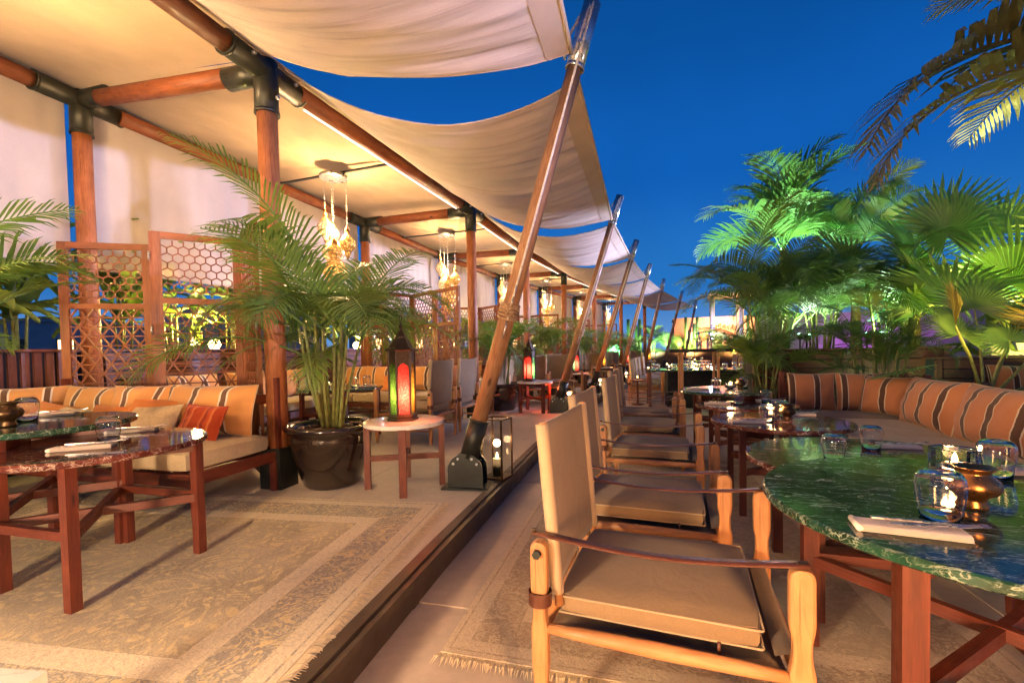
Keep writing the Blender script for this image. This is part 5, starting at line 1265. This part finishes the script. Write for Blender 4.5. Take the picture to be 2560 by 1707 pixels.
# ---- planting on the right
planter('timber planter under the dense dark areca palms', (3.35, 6.35), (5.5, 5.75), .6, 1.08, -1, False, LOW, 9)
planter('low timber planter close behind the right corner sofa', (4.22, 4.80), (3.86, 3.45), .42, .62, -1, False, LOW, 5)
planter('dark timber planter behind the fan palms at right', (5.2, 5.6), (7.6, 4.9), .6, .95, -1, False, LOW, 8)
AG = 'areca palms in the right planter'
areca('areca_palm', 'dense dark areca palm, leftmost in the right planter', (3.72, 6.55, 0), h=1.25, n=38, sc=1.15, seed=41, stems=10, rmax=.2, zbase=.93, group=AG)
areca('areca_palm', 'dense dark areca palm in the middle of the right planter', (4.45, 6.5, 0), h=1.3, n=34, sc=1.15, seed=43, stems=10, rmax=.2, zbase=.93, group=AG)
areca('areca_palm', 'thin-stemmed palm at the right end of the areca planter', (5.15, 6.2, 0), h=1.5, n=26, sc=.9, seed=47, stems=10, rmax=.25, zbase=.93, group=AG)
areca('areca_palm', 'low areca palm in front of the planter, left of the striped cushions', (3.30, 5.90, LOW), h=.9, n=22, sc=.8, seed=49, stems=8, rmax=.12, zbase=.42, group=AG)
pot('glossy pot of the low areca palm left of the striped cushions', (3.30, 5.90, LOW), .28, .45)
areca('areca_palm', 'areca palm with bluish stalks behind the corner of the right sofa', (4.20, 5.25, LOW), h=1.15, n=22, sc=.75, seed=53, stems=14, rmax=.2, zbase=.42, group=AG)
pot('glossy pot behind the corner of the right sofa', (4.20, 5.25, LOW), .34, .45)
FG = 'fan palms behind the right sofa'
feather_palm('tall feather palm lit bright green behind the dark areca palms', (4.95, 8.3, LOW), 17, 2.85, 1.15, 3, FG)
feather_palm('slender feather palm with upright fronds, right of the bright green one', (6.1, 8.1, LOW), 11, 2.75, .95, 8, FG)
fan_palm('fan palm with large grey-green leaf against the sky', (5.65, 6.4, 0), rand_fans(11, 2.9, .75, 23, (1.0, 1.35)), FG, .6, .7)
fan_palm('broad fan palm at the right edge, lit pale green and yellow', (6.35, 5.4, 0), rand_fans(14, 3.05, 1.0, 33, (1.1, 1.5)), FG, .7, .6)
lv = [((-.42, -.15, 1.12), .78, 2.3, -1.25, .2, 'd'), ((-.20, .05, 1.05), .62, 1.2, -.9, .5, 'g'), ((.10, -.1, .98), .5, 2.0, -.7, -.4, 'g'), ((.55, -.15, 1.02), .85, 2.8, -.5, .3, 'd'), ((.75, -.2, .72), .9, 3.0, -.3, .2, 'd'),
      ((-.6, .1, .72), .62, 2.9, .2, .2, 'g'), ((.25, .35, 1.3), .7, .6, -1.0, .3, 'g'), ((.5, .1, 1.3), .7, -.3, -.9, -.3, 'g')]
fan_palm('young fan palm with yellow-brown leaves rising behind the right sofa cushions', (4.22, 4.05, 0), lv, FG, 0.0, .42)
tp = thing('date_palm', 'palm whose long frond hangs in from the upper right edge', 'palm', (4.55, 2.95, LOW), 0)
MB().lathe([(.14, 0), (.11, .6), (.10, 2.75), (.05, 2.9)], (0, 0, 0), 14).build('trunk', 'palm_trunk', tp)
OF = frond_mesh('frond', L=1.3, pairs=44, droop=.95, leafL=.34, seed=8, mat='leaf_olive')
for k_, (g_, inc, s_) in enumerate(((pi + .0, .42, 1.95), (pi - .16, .50, 1.75), (-.6, .4, 1.7), (.3, 0, 1.8), (1.4, 0, 1.8), (-1.2, 0, 1.8), (2.2, -.5, 1.6))):
    put('frond', OF, tp, (0, 0, 2.82), (.1, inc, g_), (s_, s_, s_))
# ---- coloured garden lamps
garden_lamp('green uplight under the tall fan palm', (4.75, 7.5, 1.15), (.55, 1.0, .62), 300, 'uplight_green', (5.1, 8.4, 3.2), 100)
garden_lamp('green uplight behind the dark areca palms', (5.7, 7.3, 1.15), (.35, 1.0, .75), 200, 'uplight_green', (5.8, 8.0, 3.2), 100)
garden_lamp('pale green uplight below the broad fan palm', (6.0, 4.75, .95), (.65, 1.0, .7), 320, 'uplight_green', (6.4, 5.5, 2.8), 100)
garden_lamp('yellow uplight at the right edge of the planting', (6.6, 4.4, .7), (1, .85, .12), 360, 'flood_yellow', (6.2, 5.4, 2.2), 110)
garden_lamp('added soft green uplight brightening the dark areca palms from in front', (3.2, 5.75, .0), (.6, 1.0, .6), 8, 'uplight_green', (3.9, 6.5, 2.0), 110)  # this fill lamp and the next are added to brighten the arecas
garden_lamp('added soft green uplight at the right end of the areca planter', (4.7, 5.35, .0), (.6, 1.0, .55), 12, 'uplight_green', (4.9, 6.3, 1.9), 110)
garden_lamp('added green uplight brightening the dark areca palms from within', (4.05, 6.25, 1.12), (.75, 1.0, .7), 26, 'uplight_green', (4.0, 6.5, 2.6), 150, gz=.9)  # added pair inside the planter, lifts the dark fronds; no known source
garden_lamp('second added green uplight among the areca palms, to the right', (4.85, 6.0, 1.12), (.7, 1.0, .75), 26, 'uplight_green', (4.8, 6.4, 2.6), 150, gz=.9)
garden_lamp('warm uplight low behind the right sofa', (4.02, 3.40, .62), (1, .70, .12), 34, 'flood_yellow', (4.2, 4.1, 1.8), 90)
pw = MB().box((0, 0, .9), (4.6, .18, 1.8)).build('garden_wall', 'wall_pale', None, (7.6, 9.4, LOW), (0, 0, -.3)); tag(pw, 'low garden wall washed in magenta light behind the fan palms', 'wall')
garden_lamp('magenta lamp washing the low garden wall', (7.0, 8.4, .2), (.7, .12, .9), 40, 'bulb_red', (7.4, 9.4, 1.2), 120)
yw = MB().box((0, 0, .55), (2.6, .15, 1.1)).build('garden_wall', 'wall_pale', None, (8.6, 6.6, LOW), (0, 0, -.35)); tag(yw, 'low wall glowing yellow at the right edge, under bamboo', 'wall')
for k_ in range(5): bamboo(f'yellow-lit bamboo at the right edge, {["first", "second", "third", "fourth", "last"][k_]} from the left', (7.7 + k_ * .5, 7.15 - k_ * .16, LOW), 2.2, 5, 90 + k_, 'yellow-lit bamboo at the right edge', 34, 1.3)
garden_lamp('yellow uplight in front of the glowing wall', (7.9, 5.9, .1), (1, .72, .15), 170, 'flood_yellow', (8.4, 6.8, 1.2), 130)
# ---- far end of the terrace
rnd = random.Random(4)
planter('long planter closing the far end of the terrace', (4.6, 25.6), (15.5, 22.0), .8, .9, -1, False, LOW, 7)
far = []
for k_ in range(12):
    f = k_ / 11; x, y = 4.9 + 10.4 * f, 25.9 - 3.4 * f
    n_ = ['first', 'second', 'third', 'fourth', 'fifth', 'sixth', 'seventh', 'eighth', 'ninth', 'tenth', 'eleventh', 'twelfth'][k_]
    if k_ % 3 == 1: fan_palm(f'far lit fan palm, {n_} plant from the left in the end planter', (x, y, 0), rand_fans(8, 1.5, .6, 60 + k_, (.9, 1.3)), 'plants in the far end planter', .1, .6)
    elif k_ % 3 == 2:
        t = thing('cactus', f'tall pale column cactus, {n_} plant from the left in the end planter', 'cactus', (x, y, .6), 0, 'plants in the far end planter')
        for q in range(4): MB().tube([(q * .22 - .3, .1 * (q % 2), 0), (q * .22 - .3, .1 * (q % 2), 1.3 + .35 * ((q * 7 + k_) % 3))], [.1, .085], 9).build('stem', 'leaf_fan', t)
    else: areca('areca_palm', f'far areca palm, {n_} plant from the left in the end planter', (x, y, 0), h=1.4, n=18, sc=1.0, seed=70 + k_, group='plants in the far end planter', stems=6, zbase=.6)
for k_, (x, c_, e) in enumerate(((5.5, (.3, 1, .8), 220), (7.5, (.7, 1, .6), 200), (9.3, (1, .8, .3), 260), (11.2, (1, .7, .2), 260), (13.2, (1, .75, .3), 220))):
    y = 24.6 - (x - 4.9) * .33
    garden_lamp(f'{["teal", "pale green", "yellow", "amber", "far right amber"][k_]} uplight in front of the end planter', (x, y, .75), c_, e, 'uplight_green' if k_ < 2 else 'flood_yellow', (x + .2, y + 1.3, 1.8), 130)
sb = thing('salmon_building', 'flat-roofed salmon building beyond the far end', 'building', (19.0, 40.0, LOW), R(-18))
MB().box((0, 0, 1.75), (9, 5, 3.5)).build('wall', 'wall_salmon', sb); MB().box((0, 0, 3.56), (9.2, 5.2, .12)).build('parapet', 'wall_salmon', sb)
for k_ in range(4):
    f = MB().box((-3 + 2 * k_, -2.53, 1.9), (.8, .06, 1.2)).build('window', 'planter_wood', sb); MB().box((-3 + 2 * k_, -2.57, 1.9), (.66, .02, 1.05)).build('pane', 'window_glow', f)
pv = thing('pavilion', 'small flat-roofed pavilion with pale columns at the far end, beside the last pole', 'pavilion', (11.6, 25.6, LOW), R(-22))
MB().box((1.3, 0, 3.95), (3.6, 2.6, .10)).build('roof', 'roof_cloth', pv)
for x in (-.3, 1.1, 2.7):
    for y_ in (-1.1, 1.1): MB().tube([(x, y_, 0), (x, y_, 3.9)], .11, 14).build('column', 'wall_pale', pv)
light('pavilion_light', 'POINT', (12.8, 24.6, 3.2), 120, (1, .5, .2), .15); light('pavilion_light', 'POINT', (10.4, 23.6, 1.9), 90, (.8, .62, 1), .1)
light('building_light', 'AREA', (16.5, 35.2, 3.6), 500, (1, .55, .3), 1.0, (19, 39, 1.5))
# ---- low blue buildings beyond the planters on the left
for k_, (x, y, w_, d_, h_) in enumerate(((-34, 30, 14, 8, 3.6), (-24, 42, 12, 8, 5.2), (-12, 52, 12, 8, 4.2), (-42, 14, 10, 12, 4.6), (2, 60, 12, 8, 3.8))):
    t = thing('distant_building', f'low distant building in blue dusk light, {["left of centre behind the nearest screens", "behind the second bay", "behind the third bay", "at the far left edge", "behind the fourth bay"][k_]}', 'building', (x, y, -.3), .3, 'distant buildings on the left')
    MB().box((0, 0, h_ / 2), (w_, d_, h_)).build('wall', 'wall_pale', t); MB().box((0, 0, h_ + .1), (w_ + .3, d_ + .3, .2)).build('parapet', 'wall_pale', t)
    for q in range(6): 
        f = MB().box((-w_ / 2 + (q + .5) * w_ / 6, -d_ / 2 - .03, h_ * .55), (.9, .06, 1.2)).build('window', 'steel_black', t)
        if q % 2: MB().box((-w_ / 2 + (q + .5) * w_ / 6, -d_ / 2 - .07, h_ * .55), (.75, .02, 1.05)).build('pane', 'window_glow', f)
# ---- stand-in lamps for implied, unseen sources behind the camera and on the garden side
def standin_paper_lamp(label, p, power, col):  # stand-in body for warm light implied from behind the camera
    t = thing('standin_floor_lamp', label, 'lamp', p, 0, 'unseen stand-in paper lamps behind the camera')
    MB().disc((0, 0, 0), .14, 0, .02, 24).build('base', 'steel_black', t); MB().tube([(0, 0, .02), (0, 0, .62)], .012, 8).build('pole', 'steel_black', t)
    MB().lathe([(.05, .62), (.13, .66), (.17, .78), (.17, .88), (.13, 1.0), (.05, 1.04)], (0, 0, 0), 20).build('shade', 'paper_glow', t)
    light('standin_floor_light', 'POINT', (p[0], p[1] + .28, p[2] + .8), power, col, .16)
standin_paper_lamp('unseen stand-in paper floor lamp behind the camera on the lower floor', (.55, -.75, LOW), 52, (1, .50, .19))
standin_paper_lamp('unseen stand-in paper floor lamp behind the camera on the platform', (-1.75, -.9, 0), 120, (1, .68, .40))
def flood(label, p, aim, power, col, angle=95):  # stand-in post lamp for the coloured wash implied from the garden side
    t = thing('standin_flood_lamp', label, 'lamp', (p[0], p[1], LOW), 0, 'stand-in flood lamps on posts')
    MB().tube([(0, 0, 0), (0, 0, p[2] - LOW - .08)], .025, 8).build('post', 'steel_black', t)
    d = (V(aim) - V(p)).normalized(); MB().bar(V((0, 0, p[2] - LOW)) - d * .1, V((0, 0, p[2] - LOW)), .2, .14).build('housing', 'steel_black', t)
    light('standin_flood_light', 'SPOT', V(p) + d * .03, power, col, .06, aim, angle, .6)
flood('unseen stand-in violet flood lamp on a post right of the camera', (4.4, -.6, 2.15), (-3.5, 4.1, 2.62), 560, (.55, .55, 1.0), 28)
flood('stand-in violet flood lamp on a post beyond the palms', (5.9, 8.9, 2.3), (-2.2, 7.2, 2.5), 900, (.62, .62, 1.0), 50)
flood('stand-in violet flood lamp on a post at the far right', (9.4, 13.6, 2.3), (0.5, 13.0, 2.5), 900, (.62, .62, 1.0), 60)
flood('stand-in pinkish flood lamp low on the garden side aimed at the sails', (3.6, 2.0, .1), (.6, 5.6, 3.0), 26, (1.0, .80, .62), 90)
